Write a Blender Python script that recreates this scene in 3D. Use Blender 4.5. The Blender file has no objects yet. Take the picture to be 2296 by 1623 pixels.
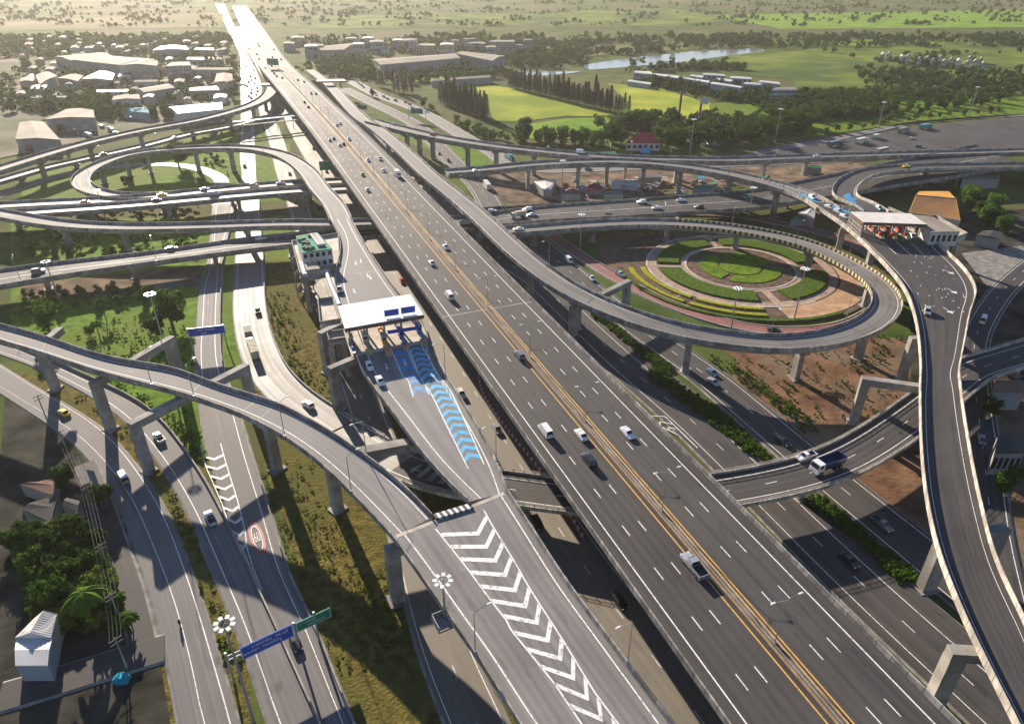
import bpy, bmesh, math, random
import numpy as np
from mathutils import Vector, Matrix
random.seed(7); rng = np.random.default_rng(7)
R_ = math.radians
scn = bpy.context.scene
col = scn.collection
# ------------------------------------------------------------------ camera
HC, FPX, PITCH = 110.0, 1580.0, R_(30)
cd = bpy.data.cameras.new("camera"); cam = bpy.data.objects.new("camera", cd); col.objects.link(cam)
cd.sensor_width = 36.0; cd.lens = FPX / 2296.0 * 36.0; cd.clip_start = 1.0; cd.clip_end = 30000
cam.location = (0, 0, HC); cam.rotation_euler = (R_(60), 0, 0)
scn.camera = cam
# ------------------------------------------------------------------ sky, sun, exposure
SUN_AZ, SUN_EL = R_(-27.5), R_(19.5)          # left of the view direction, low
w = bpy.data.worlds.new("World"); scn.world = w; w.use_nodes = True
nt = w.node_tree; bg = nt.nodes["Background"]
sk = nt.nodes.new("ShaderNodeTexSky"); sk.sky_type = 'NISHITA'; sk.sun_disc = False
sk.sun_elevation = SUN_EL; sk.sun_rotation = SUN_AZ; sk.air_density = 1.3; sk.dust_density = 0.3; sk.ozone_density = 1.5
tint = nt.nodes.new('ShaderNodeMixRGB'); tint.blend_type = 'MULTIPLY'; tint.inputs[0].default_value = 1.0; tint.inputs[2].default_value = (.82, .93, 1.25, 1); nt.links.new(sk.outputs[0], tint.inputs[1]); nt.links.new(tint.outputs[0], bg.inputs[0]); bg.inputs[1].default_value = 0.05
sd = bpy.data.lights.new("sun", 'SUN'); sun = bpy.data.objects.new("sun", sd); col.objects.link(sun)
sd.energy = 5.0; sd.angle = R_(0.6); sd.color = (1.0, 0.87, 0.71)
_sv = Vector((math.sin(SUN_AZ) * math.cos(SUN_EL), math.cos(SUN_AZ) * math.cos(SUN_EL), math.sin(SUN_EL)))
sun.rotation_euler = _sv.to_track_quat('Z', 'Y').to_euler(); sun.location = (-300, 500, 300)
vs = scn.view_settings; vs.view_transform = 'Standard'; vs.look = 'None'; vs.gamma = 1.0; vs.use_curve_mapping = False
vs.exposure = 1.25
cy = scn.cycles; cy.use_denoising = True; cy.max_bounces = 5; cy.diffuse_bounces = 3; cy.glossy_bounces = 3
cy.transmission_bounces = 3; cy.volume_bounces = 0; cy.transparent_max_bounces = 4; cy.caustics_reflective = False; cy.caustics_refractive = False
cy.sample_clamp_indirect = 6.0
# ------------------------------------------------------------------ pixel -> place helpers
_c, _s = math.cos(PITCH), math.sin(PITCH)
def up(x, y, z=0.0):
    u = 811.5 - y
    r = (x - 1148.0, FPX * _c + u * _s, -FPX * _s + u * _c)
    t = (z - HC) / r[2]
    return np.array((r[0] * t, r[1] * t, z))
def proj(p):
    dx, dy, dz = p[0], p[1], p[2] - HC
    f = dy * _c - dz * _s; u = dy * _s + dz * _c
    return 1148 + FPX * dx / f, 811.5 - FPX * u / f
_CX = (74.03, 610.77, 1147.5, 1665.7); _CY = (74.03, 444.2, 814.4, 1175.3)
def tr(s, z=0.0):
    """'10:x,y[,z] x,y; D:x,y' -> list of (px, py, z)"""
    out = []
    for seg in s.split(';'):
        k, body = seg.strip().split(':')
        for tok in body.split():
            v = [float(q) for q in tok.split(',')]
            if len(v) > 2: z = v[2]
            if k == 'D': out.append((v[0], v[1], z))
            else: out.append((_CX[int(k[0])] + v[0] * .25086, _CY[int(k[1])] + v[1] * .25086, z))
    return out
def P3(s, z=0.0): return np.array([up(*p) for p in tr(s, z)])
def resample(P, step):
    P = np.asarray(P, float)
    if len(P) > 2:
        Q = []
        E = np.vstack([2 * P[0] - P[1], P, 2 * P[-1] - P[-2]])
        for i in range(1, len(E) - 2):
            a, b, c_, d = E[i - 1:i + 3]
            t0 = 0; t1 = t0 + max(np.linalg.norm(b - a), .1) ** .5; t2 = t1 + max(np.linalg.norm(c_ - b), .1) ** .5; t3 = t2 + max(np.linalg.norm(d - c_), .1) ** .5
            for t in np.linspace(t1, t2, 16, endpoint=False):
                A1 = (t1 - t) / (t1 - t0) * a + (t - t0) / (t1 - t0) * b
                A2 = (t2 - t) / (t2 - t1) * b + (t - t1) / (t2 - t1) * c_
                A3 = (t3 - t) / (t3 - t2) * c_ + (t - t2) / (t3 - t2) * d
                B1 = (t2 - t) / (t2 - t0) * A1 + (t - t0) / (t2 - t0) * A2
                B2 = (t3 - t) / (t3 - t1) * A2 + (t - t1) / (t3 - t1) * A3
                Q.append((t2 - t) / (t2 - t1) * B1 + (t - t1) / (t2 - t1) * B2)
        Q.append(P[-1]); P = np.array(Q)
    d = np.r_[0, np.cumsum(np.linalg.norm(np.diff(P[:, :2], axis=0), axis=1))]
    n = max(3, int(round(d[-1] / step)) + 1)
    t = np.linspace(0, d[-1], n)
    return np.stack([np.interp(t, d, P[:, k]) for k in range(3)], 1)
def smooth(P, it):
    P = P.copy()
    for _ in range(it): P[1:-1] = .5 * P[1:-1] + .25 * (P[:-2] + P[2:])
    return P
class Path:
    def __init__(s, C, wl, wr, n=None):
        s.C = C; N = len(C)
        s.wl = np.full(N, wl) if np.isscalar(wl) else wl; s.wr = np.full(N, wr) if np.isscalar(wr) else wr
        t = np.gradient(C[:, :2], axis=0); t /= np.linalg.norm(t, axis=1)[:, None] + 1e-9
        s.t = t
        if n is None: n = np.stack([t[:, 1], -t[:, 0]], 1)
        s.n = np.c_[n, np.zeros(N)]
        s.d = np.r_[0, np.cumsum(np.linalg.norm(np.diff(C[:, :2], axis=0), axis=1))]
    def off(s, side, inset=0.0, dz=0.0):
        if side == 'L': P = s.C - s.n * (s.wl - inset)[:, None]
        elif side == 'R': P = s.C + s.n * (s.wr - inset)[:, None]
        else: P = s.C + s.n * inset
        P = P.copy(); P[:, 2] += dz; return P
    def at(s, d, o=0.0, dz=0.0):
        p = np.array([np.interp(d, s.d, s.C[:, k]) for k in range(3)])
        n = np.array([np.interp(d, s.d, s.n[:, k]) for k in range(3)])
        return p + n * o + np.array((0, 0, dz))
    def head(s, d):
        i = min(int(np.searchsorted(s.d, d)), len(s.d) - 1); return math.atan2(s.t[i, 1], s.t[i, 0])
    def near(s, x, y, dz=0.0):
        best = min(range(len(s.C)), key=lambda i: (proj(s.C[i] + (0, 0, dz))[0] - x) ** 2 + (proj(s.C[i] + (0, 0, dz))[1] - y) ** 2)
        return s.d[best]
    def cut(s, a, b):
        m = (s.d >= a) & (s.d <= b); return Path(s.C[m], s.wl[m], s.wr[m], s.n[m, :2])
def extend(C, ext, step):
    a, b_ = ext
    if a: v = C[0] - C[3]; v[2] = 0; v /= np.linalg.norm(v); C = np.vstack([C[0] + v * k for k in np.arange(a, 0, -step * 2)] + [C])
    if b_: v = C[-1] - C[-4]; v[2] = 0; v /= np.linalg.norm(v); C = np.vstack([C] + [C[-1] + v * k for k in np.arange(step * 2, b_ + step * 2, step * 2)])
    return C
def center(tr_s, width, z=0.0, step=4.0, sm=10, ext=(0, 0)):
    C = extend(smooth(resample(P3(tr_s, z), step), sm), ext, step); return Path(C, width / 2, width / 2)
def edges(ls, rs, z=0.0, step=4.0, sm=6, ext=(0, 0)):
    L = extend(smooth(resample(P3(ls, z), step), sm), ext, step); Rr = extend(smooth(resample(P3(rs, z), step), sm), ext, step)
    n = max(len(L), len(Rr))
    f = lambda A: np.stack([np.interp(np.linspace(0, 1, n), np.linspace(0, 1, len(A)), A[:, k]) for k in range(3)], 1)
    L, Rr = f(L), f(Rr); C = (L + Rr) / 2; v = Rr - L; w_ = np.linalg.norm(v[:, :2], axis=1)
    return Path(C, w_ / 2, w_ / 2, v[:, :2] / w_[:, None])
# ------------------------------------------------------------------ mesh helpers
class MB:
    def __init__(s): s.v = []; s.f = []; s.m = []; s.uv = []
    def poly(s, pts, m=0, uv=None):
        b = len(s.v); s.v += [tuple(map(float, p)) for p in pts]; s.f.append(tuple(range(b, b + len(pts)))); s.m.append(m)
        s.uv += list(uv) if uv is not None else [(p[0], p[1]) for p in pts]
    def strip(s, A, B, m=0, v=None, u0=0.0, u1=None):
        N = len(A); b = len(s.v)
        if v is None: v = np.r_[0, np.cumsum(np.linalg.norm(np.diff(np.asarray(A), axis=0), axis=1))]
        if u1 is None: u1 = u0 + float(np.linalg.norm(np.asarray(B[0]) - np.asarray(A[0])))
        s.v += [tuple(map(float, p)) for p in A]; s.v += [tuple(map(float, p)) for p in B]
        for i in range(N - 1):
            s.f.append((b + i, b + N + i, b + N + i + 1, b + i + 1)); s.m.append(m)
            s.uv += [(u0, v[i]), (u1, v[i]), (u1, v[i + 1]), (u0, v[i + 1])]
    def tube(s, rings, m=0, closed=True, cap=True):
        """rings: list of profile polylines (each N x 3) swept; ring k connects to ring k+1 lengthwise"""
        for a, b in zip(rings, rings[1:] + ([rings[0]] if closed else [])): s.strip(a, b, m)
        if cap:
            s.poly([r[0] for r in rings], m); s.poly([r[-1] for r in reversed(rings)], m)
    def box(s, c, size, rz=0.0, m=0, taper=1.0, M=None):
        x, y, z = size[0] / 2, size[1] / 2, size[2] / 2
        p = [(-x, -y, -z), (x, -y, -z), (x, y, -z), (-x, y, -z), (-x * taper, -y * taper, z), (x * taper, -y * taper, z), (x * taper, y * taper, z), (-x * taper, y * taper, z)]
        ca, sa = math.cos(rz), math.sin(rz)
        p = [(c[0] + a * ca - b * sa, c[1] + a * sa + b * ca, c[2] + d) for a, b, d in p]
        if M is not None: p = [tuple(M @ Vector(q)) for q in p]
        for f in ((0, 3, 2, 1), (4, 5, 6, 7), (0, 1, 5, 4), (1, 2, 6, 5), (2, 3, 7, 6), (3, 0, 4, 7)):
            s.poly([p[i] for i in f], m)
    def bar(s, a, b, r, m=0, n=6, r2=None):
        a, b = Vector(a), Vector(b); d = (b - a)
        q = d.to_track_quat('Z', 'Y'); r2 = r if r2 is None else r2
        A = [a + q @ Vector((r * math.cos(k * 2 * math.pi / n), r * math.sin(k * 2 * math.pi / n), 0)) for k in range(n)]
        B = [b + q @ Vector((r2 * math.cos(k * 2 * math.pi / n), r2 * math.sin(k * 2 * math.pi / n), 0)) for k in range(n)]
        for k in range(n): s.poly([A[k], A[(k + 1) % n], B[(k + 1) % n], B[k]], m)
        s.poly(B, m); s.poly(A[::-1], m)
    def prism(s, poly, z0, z1, m=0, mtop=None):
        n = len(poly); A = [(p[0], p[1], z0) for p in poly]; B = [(p[0], p[1], z1) for p in poly]
        ar = sum(poly[i][0] * poly[(i + 1) % n][1] - poly[(i + 1) % n][0] * poly[i][1] for i in range(n))
        if ar < 0: A.reverse(); B.reverse()
        for i in range(n): s.poly([A[i], A[(i + 1) % n], B[(i + 1) % n], B[i]], m)
        s.poly(B, m if mtop is None else mtop); s.poly(A[::-1], m)
    def mesh(s, name, smooth_=False):
        me = bpy.data.meshes.new(name); me.from_pydata(s.v, [], s.f)
        ul = me.uv_layers.new(name="uv"); ul.data.foreach_set("uv", np.array(s.uv, dtype=np.float32).ravel())
        me.polygons.foreach_set("material_index", s.m)
        if smooth_: me.polygons.foreach_set("use_smooth", [True] * len(s.f))
        me.update(); return me
    def build(s, name, mats, parent=None, smooth_=False, loc=None):
        if not s.f: return None
        me = s.mesh(name, smooth_)
        for m in (mats if isinstance(mats, (list, tuple)) else [mats]): me.materials.append(m)
        return obj(name, me, parent)
def obj(name, data, parent=None):
    o = bpy.data.objects.new(name, data); col.objects.link(o)
    if parent is not None: o.parent = parent
    return o
def tag(o, label=None, cat=None, group=None, kind=None):
    if label: o['label'] = label
    if cat: o['category'] = cat
    if group: o['group'] = group
    if kind: o['kind'] = kind
    return o
def empty(name, loc=(0, 0, 0), rz=0.0):
    o = bpy.data.objects.new(name, None); col.objects.link(o); o.location = loc; o.rotation_euler = (0, 0, rz); o.empty_display_size = .2; return o
def copy_tree(o, parent=None):
    c = o.copy(); col.objects.link(c); c.parent = parent
    for ch in list(o.children): copy_tree(ch, c)
    return c
# ------------------------------------------------------------------ materials
def mat(name, c1, c2=None, rough=.8, scale=.3, detail=6, spec=.3, bump=0.0, bscale=3.0, metal=0.0, coord='pos', c3=None, scale3=.02, stretch=None, lo=.35, hi=.65, coat=0.0, rvar=0.0):
    m = bpy.data.materials.new(name); m.use_nodes = True; n = m.node_tree.nodes; l = m.node_tree.links
    b = n["Principled BSDF"]; b.inputs["Roughness"].default_value = rough; b.inputs["Metallic"].default_value = metal
    b.inputs["Specular IOR Level"].default_value = spec
    if coat: b.inputs["Coat Weight"].default_value = coat; b.inputs["Coat Roughness"].default_value = .08
    rgb = lambda c: (c, c, c, 1) if np.isscalar(c) else (*c, 1)
    if c2 is None and not bump:
        b.inputs["Base Color"].default_value = rgb(c1); return m
    if coord == 'pos': src = n.new("ShaderNodeNewGeometry").outputs["Position"]
    elif coord == 'uv': src = n.new("ShaderNodeTexCoord").outputs["UV"]
    else: src = n.new("ShaderNodeTexCoord").outputs["Object"]
    def noise(sc, det, st=None):
        t = n.new("ShaderNodeTexNoise"); t.inputs["Scale"].default_value = sc; t.inputs["Detail"].default_value = det
        if st:
            mp = n.new("ShaderNodeMapping"); mp.inputs["Scale"].default_value = st; l.new(src, mp.inputs[0]); l.new(mp.outputs[0], t.inputs[0])
        else: l.new(src, t.inputs[0])
        return t
    if c2 is not None:
        t = noise(scale, detail, stretch); r = n.new("ShaderNodeValToRGB"); r.color_ramp.elements[0].position = lo; r.color_ramp.elements[1].position = hi
        r.color_ramp.elements[0].color = rgb(c1); r.color_ramp.elements[1].color = rgb(c2); l.new(t.outputs[0], r.inputs[0]); out = r.outputs[0]
        if rvar:
            mr = n.new("ShaderNodeMapRange"); mr.inputs["To Min"].default_value = rough - rvar; mr.inputs["To Max"].default_value = rough + rvar; l.new(t.outputs[0], mr.inputs[0]); l.new(mr.outputs[0], b.inputs["Roughness"])
        if c3 is not None:
            t3 = noise(scale3, 4); r3 = n.new("ShaderNodeValToRGB"); r3.color_ramp.elements[0].position = .45; r3.color_ramp.elements[1].position = .6
            l.new(t3.outputs[0], r3.inputs[0]); mx = n.new("ShaderNodeMixRGB"); l.new(r3.outputs[0], mx.inputs[0]); l.new(out, mx.inputs[1]); mx.inputs[2].default_value = rgb(c3); out = mx.outputs[0]
        l.new(out, b.inputs["Base Color"])
    else: b.inputs["Base Color"].default_value = rgb(c1)
    if bump:
        t = noise(bscale, 8); bp = n.new("ShaderNodeBump"); bp.inputs["Strength"].default_value = bump; bp.inputs["Distance"].default_value = .3
        l.new(t.outputs[0], bp.inputs["Height"]); l.new(bp.outputs[0], b.inputs["Normal"])
    return m
def road_mat(name, c1, c2, rough=.55, spec=.5, patch=.8):
    """asphalt: lengthwise wheel streaks (uv = metres across, along), blotches, fine grain"""
    m = bpy.data.materials.new(name); m.use_nodes = True; n = m.node_tree.nodes; l = m.node_tree.links
    b = n["Principled BSDF"]; b.inputs["Specular IOR Level"].default_value = spec
    uv = n.new("ShaderNodeTexCoord").outputs["UV"]; pos = n.new("ShaderNodeNewGeometry").outputs["Position"]
    def nz(src, sc, det, st):
        mp = n.new("ShaderNodeMapping"); mp.inputs["Scale"].default_value = st; l.new(src, mp.inputs[0])
        t = n.new("ShaderNodeTexNoise"); t.inputs["Scale"].default_value = sc; t.inputs["Detail"].default_value = det; l.new(mp.outputs[0], t.inputs[0]); return t.outputs[0]
    a = nz(uv, 1.0, 3, (.55, .012, 1)); c = nz(pos, .06, 6, (1, 1, 1)); g = nz(pos, 4.0, 3, (1, 1, 1)); sb = nz(uv, 1.0, 2, (.07, .05, 1))
    def ma(op, x, y):
        q = n.new("ShaderNodeMath"); q.operation = op
        for i, k in enumerate((x, y)):
            if np.isscalar(k): q.inputs[i].default_value = k
            else: l.new(k, q.inputs[i])
        return q.outputs[0]
    bk = n.new("ShaderNodeTexBrick"); bk.offset = .37; bk.inputs["Color1"].default_value = (.2, .2, .2, 1); bk.inputs["Color2"].default_value = (.8, .8, .8, 1); bk.inputs["Mortar"].default_value = (.25, .25, .25, 1); bk.inputs["Scale"].default_value = 1.0; bk.inputs["Mortar Size"].default_value = .05; bk.inputs["Brick Width"].default_value = 23.0; bk.inputs["Row Height"].default_value = 3.5
    sp = n.new("ShaderNodeSeparateXYZ"); l.new(uv, sp.inputs[0]); cb = n.new("ShaderNodeCombineXYZ"); l.new(sp.outputs[1], cb.inputs[0]); l.new(sp.outputs[0], cb.inputs[1]); l.new(cb.outputs[0], bk.inputs[0])
    wv = ma('ABSOLUTE', ma('SINE', ma('MULTIPLY', sp.outputs[0], 1.8), 0), 0)
    st = nz(uv, 1.0, 5, (.5, .12, 1)); st = ma('MULTIPLY', ma('LESS_THAN', st, .36), -.10)
    ex = ma('ADD', ma('ADD', ma('MULTIPLY', bk.outputs["Fac"], 0), ma('MULTIPLY', ma('SUBTRACT', bk.outputs["Color"], .5), .13)), ma('ADD', ma('MULTIPLY', wv, .085), st))
    tot = ma('ADD', ma('ADD', ex, 0.0), 0.0); base_ = ma('ADD', ma('ADD', ma('MULTIPLY', a, .5), ma('MULTIPLY', c, .3)), ma('ADD', ma('MULTIPLY', g, .12), ma('MULTIPLY', sb, .2)))
    tot = ma('ADD', tot, base_)
    r = n.new("ShaderNodeValToRGB"); r.color_ramp.elements[0].position = .44; r.color_ramp.elements[1].position = .74
    r.color_ramp.elements[0].color = (*c1, 1); r.color_ramp.elements[1].color = (*c2, 1); l.new(tot, r.inputs[0]); l.new(r.outputs[0], b.inputs["Base Color"])
    mr = n.new("ShaderNodeMapRange"); mr.inputs["From Min"].default_value = .4; mr.inputs["From Max"].default_value = .7
    mr.inputs["To Min"].default_value = rough - .06; mr.inputs["To Max"].default_value = rough + .1; l.new(tot, mr.inputs[0]); l.new(mr.outputs[0], b.inputs["Roughness"])
    bp = n.new("ShaderNodeBump"); bp.inputs["Strength"].default_value = .25; bp.inputs["Distance"].default_value = .05; l.new(g, bp.inputs["Height"]); l.new(bp.outputs[0], b.inputs["Normal"])
    return m
def stripe_mat(name, ca, cb, period, rough=.6):
    m = bpy.data.materials.new(name); m.use_nodes = True; n = m.node_tree.nodes; l = m.node_tree.links; b = n["Principled BSDF"]; b.inputs["Roughness"].default_value = rough
    uv = n.new("ShaderNodeTexCoord").outputs["UV"]; sx = n.new("ShaderNodeSeparateXYZ"); l.new(uv, sx.inputs[0])
    q = n.new("ShaderNodeMath"); q.operation = 'MULTIPLY'; q.inputs[1].default_value = 1 / period; l.new(sx.outputs[1], q.inputs[0])
    f = n.new("ShaderNodeMath"); f.operation = 'FRACT'; l.new(q.outputs[0], f.inputs[0])
    g = n.new("ShaderNodeMath"); g.operation = 'GREATER_THAN'; g.inputs[1].default_value = .5; l.new(f.outputs[0], g.inputs[0])
    mx = n.new("ShaderNodeMixRGB"); l.new(g.outputs[0], mx.inputs[0]); mx.inputs[1].default_value = (*ca, 1); mx.inputs[2].default_value = (*cb, 1); l.new(mx.outputs[0], b.inputs["Base Color"]); return m
ASPH = road_mat("asphalt", (.043, .039, .037), (.084, .077, .072), rough=.72, spec=.2)
ASPH2 = road_mat("old_asphalt", (.10, .093, .088), (.20, .187, .177), rough=.75, spec=.25)
ASPH3 = road_mat("worn_concrete_deck", (.12, .112, .107), (.25, .235, .222), rough=.75, spec=.25)
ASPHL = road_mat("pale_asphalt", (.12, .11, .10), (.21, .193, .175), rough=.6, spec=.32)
ASPHT = road_mat("tan_concrete_road", (.13, .11, .085), (.2, .175, .135), rough=.7)
REDR = road_mat("red_road", (.16, .055, .045), (.27, .10, .085), rough=.7)
CONC = mat("concrete", (.24, .225, .2), (.4, .375, .34), rough=.85, scale=.35, detail=8, bump=.15, bscale=2.0, c3=(.2, .185, .165), scale3=.12)
CONCL = mat("pale_concrete", (.42, .37, .31), (.56, .51, .44), rough=.8, scale=.5, detail=8, c3=(.36, .31, .26), scale3=.2)
CONCD = mat("stained_concrete", (.13, .12, .11), (.27, .25, .22), rough=.9, scale=.4, detail=8)
WHITE = mat("white_road_paint", (.36, .34, .32), (.74, .72, .68), rough=.65, scale=1.6, detail=9, lo=.33, hi=.47)
YELLOW = mat("yellow_road_paint", (.3, .19, .07), (.64, .37, .08), rough=.6, scale=1.4, detail=8, lo=.3, hi=.48)
BLUEP = mat("blue_road_paint", (.06, .16, .25), (.04, .38, .68), rough=.6, scale=1.1, detail=9, lo=.33, hi=.5)
BLUED = mat("deep_blue_road_paint", (.05, .10, .17), (.02, .22, .5), rough=.6, scale=1.1, detail=9, lo=.33, hi=.5)
REDP = mat("red_road_paint", (.4, .06, .04), (.5, .12, .08), rough=.6, scale=.8)
def joint_mat(name, c1, c2, period=3.0):
    """cast concrete with formwork joints every few metres along the uv and rain streaks"""
    m = mat(name, c1, c2, rough=.85, scale=.9, detail=9, c3=tuple(x * .72 for x in c1), scale3=.25, stretch=(1, 1, .12)); n = m.node_tree.nodes; l = m.node_tree.links; b_ = n["Principled BSDF"]
    uv = n.new("ShaderNodeTexCoord").outputs["UV"]; sx = n.new("ShaderNodeSeparateXYZ"); l.new(uv, sx.inputs[0]); q = n.new("ShaderNodeMath"); q.operation = 'MULTIPLY'; q.inputs[1].default_value = 1 / period; l.new(sx.outputs[1], q.inputs[0])
    f = n.new("ShaderNodeMath"); f.operation = 'FRACT'; l.new(q.outputs[0], f.inputs[0]); g = n.new("ShaderNodeMath"); g.operation = 'LESS_THAN'; g.inputs[1].default_value = .05; l.new(f.outputs[0], g.inputs[0])
    src = b_.inputs["Base Color"].links[0].from_socket; mx = n.new("ShaderNodeMixRGB"); l.new(g.outputs[0], mx.inputs[0]); l.new(src, mx.inputs[1]); mx.inputs[2].default_value = (.09, .085, .08, 1); l.new(mx.outputs[0], b_.inputs["Base Color"]); return m
PARA = joint_mat("parapet_concrete", (.22, .205, .185), (.42, .395, .36)); PARAL = joint_mat("pale_parapet_concrete", (.38, .34, .29), (.58, .52, .45), 2.5)
KERBT = mat("ochre_kerb", (.34, .2, .09), (.5, .31, .15), rough=.8, scale=1.0)
STRIPE = stripe_mat("black_yellow_parapet_paint", (.03, .03, .03), (.62, .5, .22), 2.4)
STRIPEW = stripe_mat("black_white_kerb_paint", (.04, .04, .04), (.75, .75, .72), 2.0)
STEEL = mat("galvanised_steel", (.38, .39, .4), rough=.45, metal=.6)
DSTEEL = mat("dark_steel", (.08, .085, .09), rough=.5, metal=.4)
LAMPM = mat("lamp_cover", (.75, .75, .72), rough=.3)
GRASS = mat("grass", (.055, .12, .010), (.15, .25, .022), spec=.03, rough=.9, scale=.25, detail=10, bump=.8, bscale=1.2, c3=(.13, .17, .025), scale3=.025)
DRYGR = mat("dry_grass", (.07, .055, .018), (.19, .155, .04), spec=.03, rough=.95, scale=.5, detail=10, bump=.9, bscale=1.5, c3=(.11, .105, .03), scale3=.05)
BASEG = mat("scrub_ground", (.035, .065, .014), (.10, .13, .03), spec=.03, rough=.95, scale=.035, detail=12, bump=.5, bscale=.6, c3=(.12, .11, .05), scale3=.008)
SOIL = mat("red_soil", (.07, .042, .028), (.22, .122, .07), spec=.03, rough=.95, scale=.12, detail=10, bump=.7, bscale=.8, c3=(.17, .125, .085), scale3=.05)
DIRT = mat("dirt", (.08, .06, .045), (.26, .19, .135), spec=.03, rough=.95, scale=.1, detail=10, bump=.4, bscale=.8)
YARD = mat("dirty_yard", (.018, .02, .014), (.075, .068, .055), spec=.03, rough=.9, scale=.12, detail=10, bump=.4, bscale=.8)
# ------------------------------------------------------------------ ground
GZ = [0.0]
def sheet(name, tr_s, m, dz=None, label=None, seg=False, kind="structure"):
    GZ[0] += .008
    z = GZ[0] if dz is None else dz
    b = MB(); b.poly([(p[0], p[1], z) for p in P3(tr_s)][::1]); o = b.build(name, m)
    if o.data.polygons[0].normal.z < 0: o.data.flip_normals()
    bm = bmesh.new(); bm.from_mesh(o.data); bmesh.ops.triangulate(bm, faces=bm.faces[:]); bm.to_mesh(o.data); bm.free()
    return tag(o, label, kind=kind)
b = MB(); b.poly([(-7000, -300, 0), (7000, -300, 0), (7000, 9000, 0), (-7000, 9000, 0)])
tag(b.build("ground", BASEG), "scrubby green and brown ground reaching to the hazy distance", kind="structure")
# ------------------------------------------------------------------ road builders
def marks(bm, path, spec, dz):
    for sp in spec:
        if sp[0] == 'S':
            _, side, ins, wd, mi = sp[:5]; p = path if len(sp) < 6 else path.cut(*sp[5])
            if side == 'R': ins += wd
            bm.strip(p.off(side, ins, dz), p.off(side, ins + (wd if side != 'R' else -wd), dz), mi)
        else:
            _, side, ins, wd, ln, per, mi = sp[:7]; a, b2 = (0, path.d[-1]) if len(sp) < 8 else sp[7]
            P = path.off(side, ins, dz); d = a + per * .3
            while d + ln < b2:
                g = lambda q: np.array([np.interp(q, path.d, P[:, k]) for k in range(3)])
                A, B2 = g(d), g(d + ln); n = np.array([np.interp(d, path.d, path.n[:, k]) for k in range(3)]) * wd / 2
                bm.poly([A - n, A + n, B2 + n, B2 - n], mi); d += per
MK = [WHITE, YELLOW]
def lay(path, dz):
    """drape a ground-level path at its own z plus a small lift"""
    return dz
def flat_road(name, label, path, m, spec=(), kerb=None):
    GZ[0] += .012; dz = GZ[0] + .1
    root = tag(empty(name, tuple(path.C[0])), label, kind="structure"); o0 = Vector(root.location)
    def put(bm, nm, mm, par=root):
        o = bm.build(nm, mm, par)
        if o: o.location = -o0
        return o
    b = MB(); L = path.off('L', 0, dz); Rr = path.off('R', 0, dz)
    b.strip(L, Rr, 0, path.d); put(b, "road_surface", m)
    b = MB(); E = lambda s_: (path.off(s_, 0, dz - .002), path.off(s_, -.5, dz - .25))
    for s_ in 'LR':
        a, c_ = E(s_); b.strip(a, c_, 0)
    put(b, "verge", CONCD)
    if spec:
        b = MB(); marks(b, path, spec, dz + .02); put(b, "lane_markings", MK)
    if kerb:
        for s_ in kerb[0]:
            b = MB(); ins, h = kerb[2], kerb[3]; wd = kerb[4]
            b.tube([path.off(s_, ins, dz - .02), path.off(s_, ins, dz + h), path.off(s_, ins + wd, dz + h), path.off(s_, ins + wd, dz - .02)]); put(b, kerb[5] if len(kerb) > 5 else "kerb", kerb[1])
    root['dz'] = dz
    return root
def pier_mesh(h, w_, thick=1.7, cw=2.4, hammer=True):
    b = MB(); top = h - 1.6 if hammer else h
    b.box((0, 0, top / 2 - .3), (thick, cw, top + .6))
    if hammer:
        x = thick / 2 + .12; a, c_ = cw / 2, max(w_ / 2 - 1.6, cw / 2 + .6)
        pr = [(-a, top - .2), (a, top - .2), (c_, h - .7), (c_, h), (-c_, h), (-c_, h - .7)]
        f = [(-x, p[0], p[1]) for p in pr]; k = [(x, p[0], p[1]) for p in pr]
        b.poly(f[::-1]); b.poly(k)
        for i in range(6): b.poly([f[i], f[(i + 1) % 6], k[(i + 1) % 6], k[i]])
    b.box((0, 0, .15), (thick + 1.4, cw + 1.4, .5))
    return b
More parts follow.
